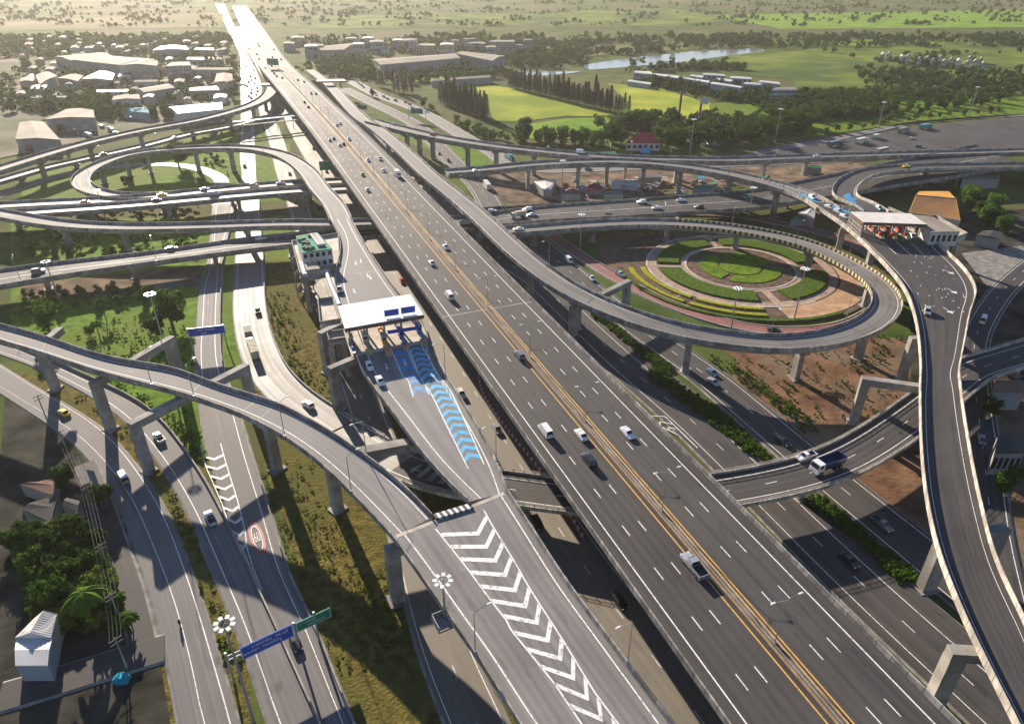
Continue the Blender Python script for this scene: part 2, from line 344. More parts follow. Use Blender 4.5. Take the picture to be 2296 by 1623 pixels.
def deck(name, label, path, m, spec=(), piers=(), every=None, pmat=CONC, parL=PARA, parR=PARA, ph=1.0, girder=1.9, gin=2.3, joints=(), skip=(), rail=False, gm=CONC, pw=None):
    root = tag(empty(name, tuple(path.C[len(path.C) // 2] * (1, 1, 0))), label, kind="structure"); o0 = Vector(root.location)
    def put(bm, nm, mm, par=root):
        o = bm.build(nm, mm, par)
        if o: o.location = -o0
        return o
    b = MB(); b.strip(path.off('L', .33), path.off('R', .33), 0, path.d); put(b, "road_surface", m)
    b = MB(); f = path.off
    gi = np.minimum(gin, path.wl * .35)
    gl = lambda s_, ins, dz: (path.C - path.n * (path.wl - ins)[:, None] if s_ == 'L' else path.C + path.n * (path.wr - ins)[:, None]) + np.array((0, 0, dz))
    b.tube([f('L', 0, -.02), f('L', 0, -.5), gl('L', gi * .8, -.75), gl('L', gi, -girder), gl('R', gi, -girder), gl('R', gi * .8, -.75), f('R', 0, -.5), f('R', 0, -.02)]); put(b, "girder", gm)
    for s_, pm in (('L', parL), ('R', parR)):
        if pm is None: continue
        b = MB(); hh = .55 if rail else ph
        b.tube([f(s_, -.04, -.45), f(s_, -.04, hh), f(s_, .22, hh), f(s_, .34, -.01)]); put(b, "parapet", pm)
        if rail:
            b = MB(); P = f(s_, .1, .55)
            for h_ in (.35, .7): b.tube([P + (0, 0, h_), P + (0, 0, h_ + .09), P + path.n * .08 + (0, 0, h_ + .09), P + path.n * .08 + (0, 0, h_)])
            n_ = int(path.d[-1] / 2.5)
            for k in range(n_):
                q = [np.interp(k * 2.5 + 1, path.d, P[:, a]) for a in range(3)]; b.box((q[0], q[1], q[2] + .38), (.14, .14, .78), path.head(k * 2.5))
            o = put(b, "railing", CONCL); o['kind'] = 'stuff'
    if spec:
        b = MB(); marks(b, path, spec, .012); put(b, "lane_markings", MK)
    ds = [path.near(x, y, -2) for x, y, *_ in (tr(piers) if piers else [])]
    if every: ds += [d for d in np.arange(every[0], path.d[-1], every[1])]
    for d in ds:
        p = path.at(d); wi = float(np.interp(d, path.d, path.wl + path.wr)); h = p[2] - girder
        if h < 2: continue
        pb = pier_mesh(h, min(wi, pw or 99), cw=min(2.6, wi * .28)); o = pb.build("pier", pmat, root); o.location = Vector((p[0], p[1], 0)) - o0; o.rotation_euler = (0, 0, path.head(d))
    for d in [path.near(x, y) for x, y, *_ in (tr(joints) if joints else [])]:
        b = MB(); A = path.at(d, -float(np.interp(d, path.d, path.wl)) + .4, .016); B2 = path.at(d, float(np.interp(d, path.d, path.wr)) - .4, .016); v = path.at(d + .28) - path.at(d)
        b.poly([A, A + v, B2 + v, B2]); put(b, "expansion_joint", CONCL)
    return root
def bent(parent, name, bases, ztop, thick=2.0, depth=2.0, col_=(2.2, 2.0), cols=None, m=CONC):
    """portal frame: beam between two ground points with columns under the listed ends"""
    A, B2 = [np.array(q[:2]) for q in bases]; o0 = Vector(parent.location) if parent else Vector((0, 0, 0)); b = MB()
    c_ = (A + B2) / 2; L = np.linalg.norm(B2 - A); a = math.atan2(*(B2 - A)[::-1])
    b.box((0, 0, ztop - depth / 2), (L + col_[0], thick, depth))
    for s_ in (cols if cols is not None else (0, 1)):
        x = -L / 2 if s_ == 0 else L / 2
        b.box((x, 0, (ztop - depth) / 2 - .1), (col_[0], col_[1], ztop - depth + .2)); b.box((x, 0, .2), (col_[0] + 1.2, col_[1] + 1.2, .5))
    o = b.build(name, m, parent); o.location = Vector((c_[0], c_[1], 0)) - o0; o.rotation_euler = (0, 0, a); return o
SE = lambda i=.9, w_=.18: [('S', 'L', i, w_, 0), ('S', 'R', i, w_, 0)]
# ---- ground patches around the roads
sheet("grass", "01:-200,200 2300,150 2300,700 2200,1600 1500,1640; 02:1600,1000 900,300 -200,-200", GRASS, label="green grass under the crossing ramps on the left")
sheet("grass", "02:-200,60 900,300 1600,1000; 03:1900,900 1990,2100 1100,2100; 02:900,900", DRYGR, label="grass verges between the two curving ground roads")
sheet("dry_grass", "01:2050,560 2287,560; 11:900,700; 12:1500,600; 22:400,1600; 23:900,2100; 13:600,2100 300,700; 02:2000,700; 01:1850,1500", DRYGR, label="dry brown grass below the merging ramps")
sheet("grass", "00:-100,1560 -100,1250 1500,900 1900,820 2300,1000 2300,1500", GRASS, label="bright lawn inside the upper left loop ramp")
sheet("grass", "10:800,820 1000,780 2287,1200 1900,1420 1400,1050", GRASS, label="green strip beside the far right carriageways")
sheet("red_soil", "21:1500,1150 2300,1330; 31:1200,1250 1450,1250 1600,1620; 32:1650,300 1400,1700 600,1000 -100,150; 22:2000,-50", SOIL, label="bare reddish soil below the big loop ramp")
sheet("red_soil", "21:700,300 1300,300 1600,1050 1000,760 820,560", SOIL, label="brown planting ground left of the round garden")
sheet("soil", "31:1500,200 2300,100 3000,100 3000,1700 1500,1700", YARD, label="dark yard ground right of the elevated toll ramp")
sheet("red_soil", "32:1500,200 3000,100; 33:3000,1300 1500,200 ; 32:1000,1000", SOIL, label="brown soil under the right hand ramp")
sheet("dirt", "10:1700,1300 2287,1230; 20:2287,1180; 30:800,1130 1900,1300 2300,1350; 31:1300,-50 300,-150; 20:1000,1490 0,1560", DIRT, label="trampled dirt ground of the market under the curved viaducts")
sheet("dirt", "01:-100,780 700,690 1500,600 1500,780 850,860 -100,900", DIRT, label="orange dirt under the left overpass")
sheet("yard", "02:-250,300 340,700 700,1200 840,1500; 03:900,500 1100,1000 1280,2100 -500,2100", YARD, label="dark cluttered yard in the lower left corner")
# ---- ground roads
G34 = edges("00:1842,30 1922,200 2005,360 2045,520 1990,640 1978,900 1985,1100 2000,1370; 01:2030,70", "00:1768,30 1848,200 1855,420 1858,620 1860,900 1850,1100 1840,1370; 01:1590,70", ext=(900, 0))
flat_road("street", "sun-bleached ground road running away to the top left", G34, ASPHL, SE() + [('D', 'C', 0, .16, 3, 12, 0)])
G4B = center("01:1925,40,0 1930,330 1940,600 1935,900 1960,1150 2030,1400 2130,1590; 12:200,330,0 550,560,.6 850,760,2 1150,890,3.8 1500,1030,5.5; 22:100,1130,6.5 450,1190,7 1200,1220,7 1950,1130,7; 32:640,970,7 1030,800,7 1400,560,7 1750,300,7 2050,50,7; 31:2320,1450,7", 11.2, step=3, ext=(0, 120))
i_up = float(G4B.d[np.argmax(G4B.C[:, 2] > .8)])
flat_road("street", "bright sunlit ground road with lorries curving right under the ramp", G4B.cut(0, i_up), ASPHL, SE(.8), kerb=('L', CONC, .0, .7, .35, "parapet"))
G3 = edges("01:1820,60 1700,590 1690,750 1680,1150 1700,1500; 02:1860,470 1950,800 2100,1250 2210,1620; 13:150,480 320,760 600,1460 700,1700",
           "01:1610,60 1560,590 1500,780 1470,1150 1450,1400; 02:1490,380 1570,850 1690,1150 1800,1500; 03:1900,300 2010,560 2170,900 2420,1460 2530,1700", ext=(0, 40))
flat_road("street", "straight ground road passing under the blue overhead sign", G3, ASPH2, [('S', 'L', 1.9, .2, 0), ('S', 'R', 1.7, .2, 0, (0, 185))], kerb=('L', CONC, .0, .8, .3, "parapet"))
G2 = edges("02:-250,-190 30,-80 640,190 1000,375 1250,620 1370,790 1500,980 1600,1150 1750,1450; 03:1830,150 1940,420 2010,560 2170,900 2420,1460 2530,1700",
           "02:-250,-60 30,40 240,150 560,325 830,520 1090,840 1180,960 1300,1180 1420,1400; 03:1530,250 1700,650 1800,880 2000,1460 2080,1700", ext=(50, 40))
flat_road("street", "ground road curving in from the left under the concrete portal", G2, ASPH2, [('S', 'L', 2.4, .2, 0, (0, 95)), ('S', 'R', 1.6, .2, 0)], kerb=('L', CONC, .0, .8, .3, "parapet"))
G1 = edges("02:-250,40 30,215 650,600 980,980 1200,1320; 03:1290,100 1480,600 1740,1460 1810,1700",
           "02:-250,300 30,480 370,720 640,1050 830,1400; 03:850,50 1080,720 1170,1100 1250,1460 1290,1700", ext=(50, 40))
flat_road("street", "wide ground road at the far left with a lone motorcyclist", G1, ASPH2, [('S', 'L', 1.0, .2, 0), ('S', 'R', 3.6, .16, 0)])
G5 = center("00:2060,600 2085,720 2180,980; D:640,390 668,460 700,560 745,700 778,800 812,900 890,1100 940,1250 985,1430 1060,1600", 9.5, ext=(0, 50))
flat_road("street", "shaded ground road hidden below the left toll ramp", G5, ASPHT, SE(.7) + [('D', 'C', 0, .16, 3, 12, 0)])
F1 = center("D:556,100 588,150 630,215 660,275 700,345 760,430 835,545 891,625 1012,795 1100,940 1195,1090 1290,1250 1467,1476 1560,1600", 12.0, sm=20, ext=(300, 50))
flat_road("street", "tan frontage road between the toll ramp and the expressway", F1, ASPHT, SE(.9) + [('D', 'C', 0, .16, 3, 12, 0)])
ULOOP = center("00:-150,1400 30,1330 300,1260 640,1205 900,1182 1230,1178 1450,1205 1620,1265 1710,1350; 01:1560,-20", 7.5, ext=(60, 0))
flat_road("street", "narrow ground lane circling the upper left lawn", ULOOP, ASPHL, SE(.6))
H1 = center("10:620,640 800,810 930,930 1090,1060 1460,1420; D:1050,508 1125,592; 21:100,640 330,850 680,1190 1120,1600; 22:1350,300 1850,750; 32:100,1070 500,1450; 33:850,370 1350,830 1900,1330 2260,1650", 13.0, sm=20, ext=(0, 60))
H1.wl = H1.wl + 3.2
flat_road("street", "three lane ground road right beside the expressway", H1, ASPH, [('S', 'L', 4.8, .18, 0), ('S', 'R', 2.2, .18, 0), ('D', 'C', -.4, .16, 3, 12, 0)])
H2 = center("10:640,500 860,610 1280,820 1480,1010 1620,1160 1850,1370; D:1130,503; 21:100,300 450,600 680,810 1450,1400; 22:1700,60 2050,380; 32:250,590 1000,1230 1450,1570; 33:1750,390 2100,680 2500,1000", 12.0, sm=20, ext=(0, 80))
flat_road("street", "ground road beyond the planted median on the right", H2, ASPH, SE(1.1) + [('D', 'C', 0, .16, 3, 12, 0)])
H3 = center("10:700,430 950,560 1300,690 1700,920 2000,1090; 20:0,1190 300,1235 600,1225 1200,1200 1800,1185; 30:300,1160", 12.0, ext=(0, 60))
flat_road("street", "far carriageway crowded with traffic beside the tree belt", H3, ASPH2, SE(1.0) + [('D', 'C', 0, .16, 3, 12, 0)])
K1 = center("21:330,320 450,410 700,575 900,700 1150,835 1500,990 1900,1120; 31:0,1160 300,1198 700,1190 1000,1120 1180,1010", 6.2, step=3)
flat_road("garden_road", "red surfaced lane along the near rim of the round garden", K1, REDR, (), kerb=('LR', CONCL, .0, .2, .3))
K2 = center("21:1200,150 1700,145 2250,190; 31:250,225 500,262 800,340 1050,440 1230,570", 6.5, step=3)
flat_road("garden_road", "red surfaced lane behind the far side of the loop ramp", K2, REDR, (), kerb=('LR', CONC, .0, .25, .5))
sheet("highway_apron", "30:-100,1122 300,1040 600,1000 1100,925 1500,850 2180,780 2900,740 2900,1050 1500,1070 700,1100", ASPH, dz=.3, label="broad asphalt highway apron with parked lorries at the far right")
FR = center("20:2000,1150; 30:200,1060 700,975 1100,895 1500,812 2180,755 2450,740", 7, ext=(0, 200))
flat_road("street", "pale side road along the edge of the roadside trees", FR, ASPH2, SE(.6))
SL = center("02:470,900 600,1200; 03:720,150 850,500 960,900 990,1100", 4.2)
flat_road("side_lane", "narrow grey lane beside the left ground road", SL, ASPH)
DW = center("03:1180,1110 1000,1140 700,1250 300,1400 -300,1560", 6)
flat_road("driveway", "concrete driveway joining the left ground road near the bottom", DW, ASPH)
RY = center("31:2700,500 2350,800 2150,1080 2060,1300; 32:2080,300 2160,900 2230,1600; 33:2350,700", 8)
flat_road("street", "shaded back street right of the tall toll ramp", RY, ASPH, SE(.7) + [('D', 'C', 0, .16, 3, 12, 0)])
sheet("concrete_yard", "31:1950,500 2500,430 2600,620 2180,800", CONCD, label="grey concrete yard right of the toll office")
# ---- level one: crossing overpass, loop ramp, left flyovers
C1 = edges("01:-250,645,7 30,600 1000,500 1550,420 2100,340; 11:600,290 1000,235 1600,180; 21:-150,140 0,108 400,70 1000,30 1700,-28 2287,-70; 31:350,-110",
           "01:-250,790,7 30,735 1000,595 1550,520 2287,430; 11:600,385 1000,335 1750,300; 21:0,225 300,208 700,188 1200,163 1640,128 2287,95; 31:350,60", sm=20, ext=(60, 170))
deck("overpass", "wide crossing overpass running under the expressway", C1, ASPH, SE(1.2) + [('D', 'C', 3.2, .16, 3, 12, 0), ('S', 'C', 0, .3, 0), ('D', 'C', -3.2, .16, 3, 12, 0)], every=(12, 30), parR=PARA, pw=12)
C2 = center("01:-150,172,10 30,208,10 400,252,10 870,268,10 1500,258,10 2287,232,10; 11:490,238,10 900,225,9.6 1350,215,9.2", 8.8, ext=(70, 0))
deck("ramp", "single lane ramp in front of the left overpass, third from the top", C2, ASPH2, SE(.8), piers="01:270,300 830,330 1900,310; 11:300,270", girder=1.7)
C3a = center("00:-120,1542,8 30,1532,8 500,1512,8 1000,1478,8 1500,1425,8 2287,1352,8; 10:570,1335,8 900,1315,8 1400,1290,8", 10.5, ext=(80, 0))
deck("overpass", "upper of two parallel left flyovers carrying cars", C3a, ASPHL, SE(.8), every=(14, 32), girder=1.6)
C3b = center("00:-120,1618,8 30,1604,8 500,1575,8 1000,1535,8 1500,1488,8 2287,1418,8; 10:570,1398,8 900,1380,8 1400,1370,8", 10.5, ext=(80, 0))
deck("overpass", "lower of two parallel left flyovers carrying cars", C3b, ASPHL, SE(.8), every=(14, 32), girder=1.6)
U1 = center("00:-120,1165,12 30,1118,12 480,988,12 1000,870,12 1400,800,12 1700,728,12 1950,650,11 2090,570,9.5; D:612,190,7.5 604,160,5 590,125,3 572,90,1", 10.5, ext=(120, 0))
deck("viaduct", "long viaduct sweeping across the upper left to a toll gate", U1, ASPH2, SE(.9), every=(25, 36), girder=2.0, parL=CONCD)
U2 = center("00:-120,1275,4 30,1228,4 500,1122,4 1000,1012,4 1400,905,4 1750,845,3; D:580,268,1.5 640,256,.5", 9.5, ext=(120, 0))
deck("overpass", "low sunlit flyover just below the upper left viaduct", U2, ASPHL, SE(.8), every=(18, 34), girder=1.2)
# ---- S: ramp right of the expressway that loops round the garden
S = center("10:330,330,8 520,480,10 640,610,12.5 790,765,13.5 960,880,14 1200,1085,14 1400,1275,14; 11:1715,50,14 1990,300,14; 21:0,445,13.8 300,690,13.5 620,885,13 1000,1045,13 1400,1175,13 1900,1265,12.8; 31:100,1300,12.5 500,1305,12.3 900,1235,12 1150,1130,11.8 1290,1000,11.4 1295,870,11 1150,710,10.5 900,565,10 600,425,9.5 300,345,9; 21:2000,278,8.6 1700,245,8.2 1200,222,7.8 700,242,7.5 300,272,7.3 0,300,7.2; 11:1840,300,7.1", 9.2, step=3, sm=14)
s0 = S.near(1520, 496); s1 = S.near(2015, 690)
Sroot = deck("loop_ramp", "curved ramp leaving the expressway side and looping round the garden", S, ASPH2, [('S', 'L', 1.2, .18, 0), ('S', 'R', 1.2, .18, 0)], piers="10:1030,980 1150,1150 1350,1330; 11:1850,400; 21:130,700 540,960 1540,1290; 31:520,1380 1120,1260 1080,850 600,520; 21:2030,340 1370,280 740,280 190,320", girder=2.0)
# striped inner/outer parapet panels on the far half of the loop
sa, sb_ = S.near(2018, 670), S.near(1508, 495)
b = MB(); q = S.cut(min(sa, sb_), max(sa, sb_)); b.tube([q.off('R', .36, .05), q.off('R', .25, .98), q.off('R', .40, .98), q.off('R', .46, .05)]); o = b.build("painted_barrier", STRIPE, Sroot); o.location = -Sroot.location
b = MB(); b.tube([q.off('L', -.12, -.3), q.off('L', -.12, 1.02), q.off('L', -.02, 1.02), q.off('L', -.02, -.3)]); o = b.build("painted_barrier", STRIPE, Sroot); o.location = -Sroot.location
# ---- upper right viaducts
N1 = center("10:880,790,14 1100,850,14 1500,940,14 1900,1005,14; 20:0,1035,14 500,1085,13.5 1000,1122,13 1500,1135,12.5 2000,1140,12; 30:200,1128,11 700,1108,9.5 1500,1085,8 2180,1068,7 2450,1060,7", 10.0, ext=(0, 250))
deck("viaduct", "rear viaduct crossing behind the market on tall piers", N1, ASPH2, SE(.9), piers="10:1200,900 1300,920 1450,950 1750,990 2010,1020; 20:180,1060 1050,1130 1490,1140; 30:200,1150 540,1140", girder=2.2)
N2 = center("10:1560,1250,12.5 2000,1215,12.5; 20:0,1195,13 500,1160,13.5 900,1150,13.5 1400,1180,14 1900,1255,14.5; 30:200,1340,15 450,1410,15.4 660,1500,16; 31:760,100,16.4", 10.0)
deck("viaduct", "front curved viaduct descending to the right hand toll plaza", N2, ASPH2, SE(.9), piers="20:110,1200 580,1170 880,1160 1190,1170 1530,1200 1940,1270; 30:330,1400", girder=2.2)
N3 = center("30:2450,1188,10 2180,1192,10 1500,1205,11 1150,1240,12 985,1310,13.2 905,1400,14.4 935,1490,15.4; 31:1060,40,16.2 1190,130,16.5", 10.5, step=3, ext=(250, 0))
deck("ramp", "tightly curved ramp coming from the right into the toll plaza", N3, ASPH, SE(.9), piers="30:730,1230 1620,1240 1930,1230", girder=2.0, parL=PARAL)
Q = edges("31:1300,100,16.5 1640,260 1760,450 1900,560 2060,760 2090,890 2045,960 1985,1250 1915,1620; 32:1932,100 1945,300 2000,650 2080,1100 2180,1520; 33:2190,200 2290,430 2480,820",
          "31:560,25,16.5 880,240 1100,435 1300,640 1430,800 1500,950 1560,1200 1588,1600; 32:1580,60 1578,400 1590,800 1635,1250 1690,1500; 33:1700,160 1900,700 2180,1300 2360,1650", step=3, sm=8, ext=(0, 50))
Qroot = deck("toll_ramp", "tall elevated ramp at the right edge widening to the toll plaza", Q, ASPH, [('S', 'R', 2.2, .22, 0), ('S', 'L', 2.6, .22, 0, (40, 400))], girder=2.2, gin=2.6, parL=PARAL, parR=PARAL, ph=1.2)
# ---- main expressway
mp = P3("D:1816,1541 1504,1175 1196.6,814.4 882,444 758.8,299.8 661,194.5 610.8,141.7 576,82", 15.0)
v = mp[0] - mp[1]; mp = np.vstack([mp[0] + v / np.linalg.norm(v) * 70, mp]); v = mp[-1] - mp[-2]; mp = np.vstack([mp, mp[-1] + v / np.linalg.norm(v) * 700])
MC = smooth(resample(mp, 6.0), 60); M = Path(MC, 15.2, 15.2)
mspec = [('S', 'L', 2.6, .24, 0), ('S', 'R', 2.6, .24, 0)]
for sgn in (-1, 1):
    for k in (1, 2): mspec.append(('D', 'C', sgn * (12.4 - 3.52 * k), .2, 3, 11.6, 0))
    mspec += [('S', 'C', sgn * 1.75 - .12, .26, 1)]
mspec += [('S', 'C', .97, .2, 1)]
Mroot = deck("elevated_expressway", "broad elevated six lane expressway crossing the whole scene", M, ASPH, mspec, every=(20, 34), girder=2.6, gin=4.0, parL=PARA, parR=PARA, joints="11:1700,1150", pw=22)
b = MB(); mo = -Vector(Mroot.location)
b.tube([M.off('C', -.62, .0), M.off('C', -.5, .28), M.off('C', .5, .28), M.off('C', .62, .0)]); o = b.build("median_kerb", KERBT, Mroot); o.location = mo
for sgn in (-1, 1):
    b = MB(); b.tube([M.off('C', sgn * .42, .28), M.off('C', sgn * .38, .85), M.off('C', sgn * .26, .85), M.off('C', sgn * .2, .28)]); o = b.build("median_barrier", CONC, Mroot); o.location = mo
# ---- R and T merging in the foreground
Rr = edges("01:-250,1150,17.2 30,1225 700,1440 1290,1535; 02:1500,150 2030,318,16.8; 12:0,345 500,612 880,868 1130,1058,16.5 1430,1372,16.5",
           "01:-250,1300,17.2 30,1382 560,1560; 02:620,100 1000,200 1290,272 1860,472,16.8 2287,695; 12:380,868 700,1168,16.5 1070,1562,16.5", step=3, ext=(60, 0))
Rroot = deck("ramp", "foreground ramp curving in from the left edge to the merge", Rr, ASPH3, [('S', 'L', 1.0, .2, 0), ('S', 'R', 2.0, .2, 0)], piers="02:2050,560; 12:420,900", joints="01:130,1300; 02:1420,195 1950,390 2050,420", girder=2.0)
TL = center("00:1300,1447,8 900,1470,8 620,1442,8.4 445,1380,9 425,1310,9.6 520,1215,10.2 870,1085,11.5 1380,1035,13 1900,1030,14; 10:60,1085,14.8 180,1140,15.2 320,1250,15.8 425,1400,16.2; 11:550,60,16.45 612,195,16.5", 9.0, step=3)
deck("loop_ramp", "loop ramp circling the upper left lawn and feeding the toll plaza", TL, ASPH3, SE(1.0), piers="00:600,1240 860,1170 1020,1150 1460,1060 1780,1050; 10:300,1260", joints="10:400,1380 440,1450", girder=1.9)
T = edges("11:700,178,16.5 770,320 900,535 1110,840 1340,1100 1500,1550; 12:1500,60 1810,530 2030,940 2100,1150",
          "11:515,195,16.5 590,330 610,470 575,620 550,740 600,960 700,1290 760,1420; 12:790,60 1130,530 1420,920 1740,1240", step=3)
Troot = deck("toll_ramp", "elevated toll plaza ramp left of the expressway", T, ASPH3, [('S', 'L', 1.6, .24, 0), ('S', 'R', 2.8, .24, 0)], joints="11:680,300 720,350 800,665", girder=2.0, gin=2.5)
X = edges("12:2100,1150,16.5; 23:150,0 500,540 800,940 1170,1440 1360,1690", "12:1070,1562,16.5; 13:1150,230 1400,580 1600,880 1830,1190 1990,1460 2140,1690", step=3, sm=3, ext=(0, 50))
Xroot = deck("ramp", "merged ramp with white chevrons running to the bottom edge", X, ASPH3, [('S', 'L', 1.5, .26, 0), ('S', 'R', 2.2, .26, 0)], piers="13:1080,160", girder=2.0, gin=2.5)
# portal frames
bent(Rroot, "portal_pier", (up(335, 1056)[:2], up(546, 818, 15)[:2]), 14.9, cols=(0, 1))
bent(Rroot, "portal_pier", (up(249, 962)[:2], up(380, 757, 15)[:2]), 15.1, cols=(0, 1))
bent(Rroot, "portal_pier", (up(125, 872)[:2], up(165, 835)[:2]), 14.9, cols=(0,))
bent(Rroot, "portal_pier", (P3("12:1180,700,14.2", 14.2)[0][:2], P3("12:650,800,14.2")[0][:2]), 14.2, cols=(), depth=2.3, thick=2.6)
bent(Xroot, "portal_pier", (up(892, 1346)[:2], up(892, 1346)[:2] + np.array((9.0, 4.0))), 14.4, cols=(0,), col_=(2.6, 2.4))
bent(Troot, "portal_pier", (P3("11:500,1560")[0][:2], P3("11:900,1350")[0][:2]), 14.2, cols=(0,))
bent(Troot, "portal_pier", (P3("12:590,420")[0][:2], P3("12:950,250")[0][:2]), 14.2, cols=(0,))
bent(Qroot, "portal_pier", (up(1913, 947)[:2], up(2100, 975)[:2]), 14.2, cols=(0, 1))
bent(Qroot, "portal_pier", (up(2020, 850)[:2], up(2120, 850)[:2]), 14.2, cols=(0, 1))
bent(Qroot, "portal_pier", (up(2075, 1320)[:2], up(2190, 1300)[:2]), 14.2, cols=(0, 1), col_=(3.2, 2.0))
bent(Qroot, "portal_pier", (up(2090, 1580)[:2], up(2260, 1590)[:2]), 14.2, cols=(0,), col_=(2.6, 2.2))
bent(Qroot, "portal_pier", (up(1873, 585)[:2], up(1990, 600)[:2]), 14.2, cols=(0, 1))
bent(Qroot, "portal_pier", (up(1935, 640)[:2], up(2060, 640)[:2]), 14.2, cols=(0, 1))
bent(Sroot, "portal_pier", (up(1283, 752)[:2], up(1402, 690)[:2]), 10.6, cols=(0, 1))
_bs = [('S', 'L', 2.0, .2, 0), ('S', 'R', 1.8, .2, 0), ('D', 'C', .2, .18, 3, 12, 0)]; i_mid = G4B.near(905, 1035)
deck("flyover", "sunlit foot of the curved flyover where it leaves the ground", G4B.cut(i_up - 3, i_mid + .5), ASPHL, _bs, girder=.7, rail=True, parL=PARAL, parR=PARAL)
Broot = deck("flyover", "curved flyover with concrete railings passing under the expressway", G4B.cut(i_mid, 1e9), ASPH, _bs, every=(30, 34), girder=1.4, rail=True, parL=PARAL, parR=PARAL)
# ------------------------------------------------------------------ paint on the decks
def on(path, d, o, dz=.02): return path.at(d, o, dz)
def chevrons(root, path, oL, oR, d0, d1, per, th, name, m, flip=1, apex=.5, lead=None):
    """V marks between two lateral offsets (functions of d)"""
    b = MB(); d = d0
    while d < d1:
        a, c_ = oL(d), oR(d)
        if c_ - a > .8:
            ap = a + (c_ - a) * apex; ld = (lead if lead is not None else (c_ - a) * .45) * flip
            for (o1, e1), (o2, e2) in (((a, 0), (ap, ld)), ((ap, ld), (c_, 0))):
                b.poly([on(path, d + e1, o1), on(path, d + e1 + th, o1), on(path, d + e2 + th, o2), on(path, d + e2, o2)])
        d += per
    o = b.build(name, m, root); o.location = -Vector(root.location); return o
# big gore on the merged ramp: between the two traced gore lines
def lateral(path, trs, z):
    P = P3(trs, z); out = []
    for p in P:
        i = int(np.argmin(np.linalg.norm(path.C[:, :2] - p[:2], axis=1))); out.append((path.d[i] + float(np.dot(p[:2] - path.C[i, :2], path.t[i])), float(np.dot(p[:2] - path.C[i, :2], path.n[i, :2]))))
    out.sort(); a = np.array(out); return lambda d: float(np.interp(d, a[:, 0], a[:, 1]))
gl = lateral(X, "12:1860,1250; 13:1960,0 2210,420; 23:70,410 350,880 720,1460", 16.5)   # right gore line (image)
gr = lateral(X, "12:1400,1370; 13:1430,0 1760,420 2110,900; 23:0,960 390,1460", 16.5)      # left gore line (image)
dd = np.arange(2, X.d[-1] - 1, 1.5)
b = MB()
for fn in (gl, gr):
    b.strip(np.array([on(X, d, fn(d) - .14) for d in dd]), np.array([on(X, d, fn(d) + .14) for d in dd]))
o = b.build("gore_lines", WHITE, Xroot); o.location = -Vector(Xroot.location)
chevrons(Xroot, X, (lambda d: min(gl(d), gr(d)) + .25), (lambda d: max(gl(d), gr(d)) - .25), 3.5, X.d[-1] - 3, 3.75, 1.15, "chevron_marking", WHITE, flip=1, apex=.36, lead=3.0)
# cover plate over the joint where the two ramps meet
A, B2 = P3("12:1070,1562,16.5", 16.5)[0], P3("12:2100,1150", 16.5)[0]; v = B2 - A; u = np.array((-v[1], v[0], 0)) / np.linalg.norm(v) * .45; b = MB(); b.prism([A + v * .03 - u, A + v * .03 + u, A + v * .97 + u, A + v * .97 - u], 16.3, 16.518); o = b.build("expansion_joint", CONCL, Xroot); o.location = -Vector(Xroot.location)
# black and white nose of the gore
b = MB(); A, B2 = P3("12:1432,1362,16.5", 16.5)[0], P3("12:1765,1262", 16.5)[0]; v = (B2 - A); n_ = 13
for k in range(n_):
    p0, p1 = A + v * k / n_, A + v * (k + 1) / n_; u = np.array((v[1], -v[0], 0)) / np.linalg.norm(v) * 1.6
    b.prism([p0, p1, p1 + u * .9 + v * .03, p0 + u * .9 + v * .03], 16.52, 16.9, k % 2)
o = b.build("nose_kerb", [mat("nose_black", (.03, .03, .035), rough=.6), WHITE], Xroot); o.location = -Vector(Xroot.location)
# blue lanes on the toll ramp
def lane_curve(trs, z=16.5): return resample(P3(trs, z), 2.0)
def blue_lane(lt, rt, m1, nm, per=3.0, th=1.5, lead=1.6):
    A, B2 = lane_curve(lt), lane_curve(rt); n = max(len(A), len(B2)); f = lambda Q_: np.stack([np.interp(np.linspace(0, 1, n), np.linspace(0, 1, len(Q_)), Q_[:, k]) for k in range(3)], 1)
    A, B2 = f(A), f(B2); L = float(np.linalg.norm(A[-1] - A[0])); b = MB()
    def at(d, u): q = np.clip(d / L, 0, 1) * (n - 1); i = int(min(q, n - 2)); r = q - i; a = A[i] * (1 - r) + A[i + 1] * r; c_ = B2[i] * (1 - r) + B2[i + 1] * r; return a * (1 - u) + c_ * u + np.array((0, 0, .018))
    d = 1.0
    while d < L - th - lead:
        for (u0, e0), (u1, e1) in (((.04, lead), (.38, 0)), ((.38, 0), (.96, lead * .9))):
            b.poly([at(d + e0, u0), at(d + e1, u1), at(d + e1 + th, u1), at(d + e0 + th, u0)])
        d += per
    o = b.build(nm, m1, Troot); o.location = -Vector(Troot.location)
    b = MB()
    for Q_, s_ in ((A, -1), (B2, 1)):
        n2 = (B2 - A) / np.linalg.norm(B2 - A, axis=1)[:, None] * .14; b.strip(Q_ - n2 + (0, 0, .022), Q_ + n2 + (0, 0, .022))
    o = b.build("lane_edge_lines", WHITE, Troot); o.location = -Vector(Troot.location)
blue_lane("11:1215,1320 1330,1620; 12:1400,240 1560,560 1750,940", "11:1330,1310 1510,1620; 12:1570,210 1740,560 1890,900", BLUEP, "blue_arrow_lane")
blue_lane("11:1060,1350 1190,1620; 12:1200,130 1260,300", "11:1190,1330 1330,1620; 12:1330,130 1400,280", BLUED, "blue_arrow_lane", per=4, th=2.6)
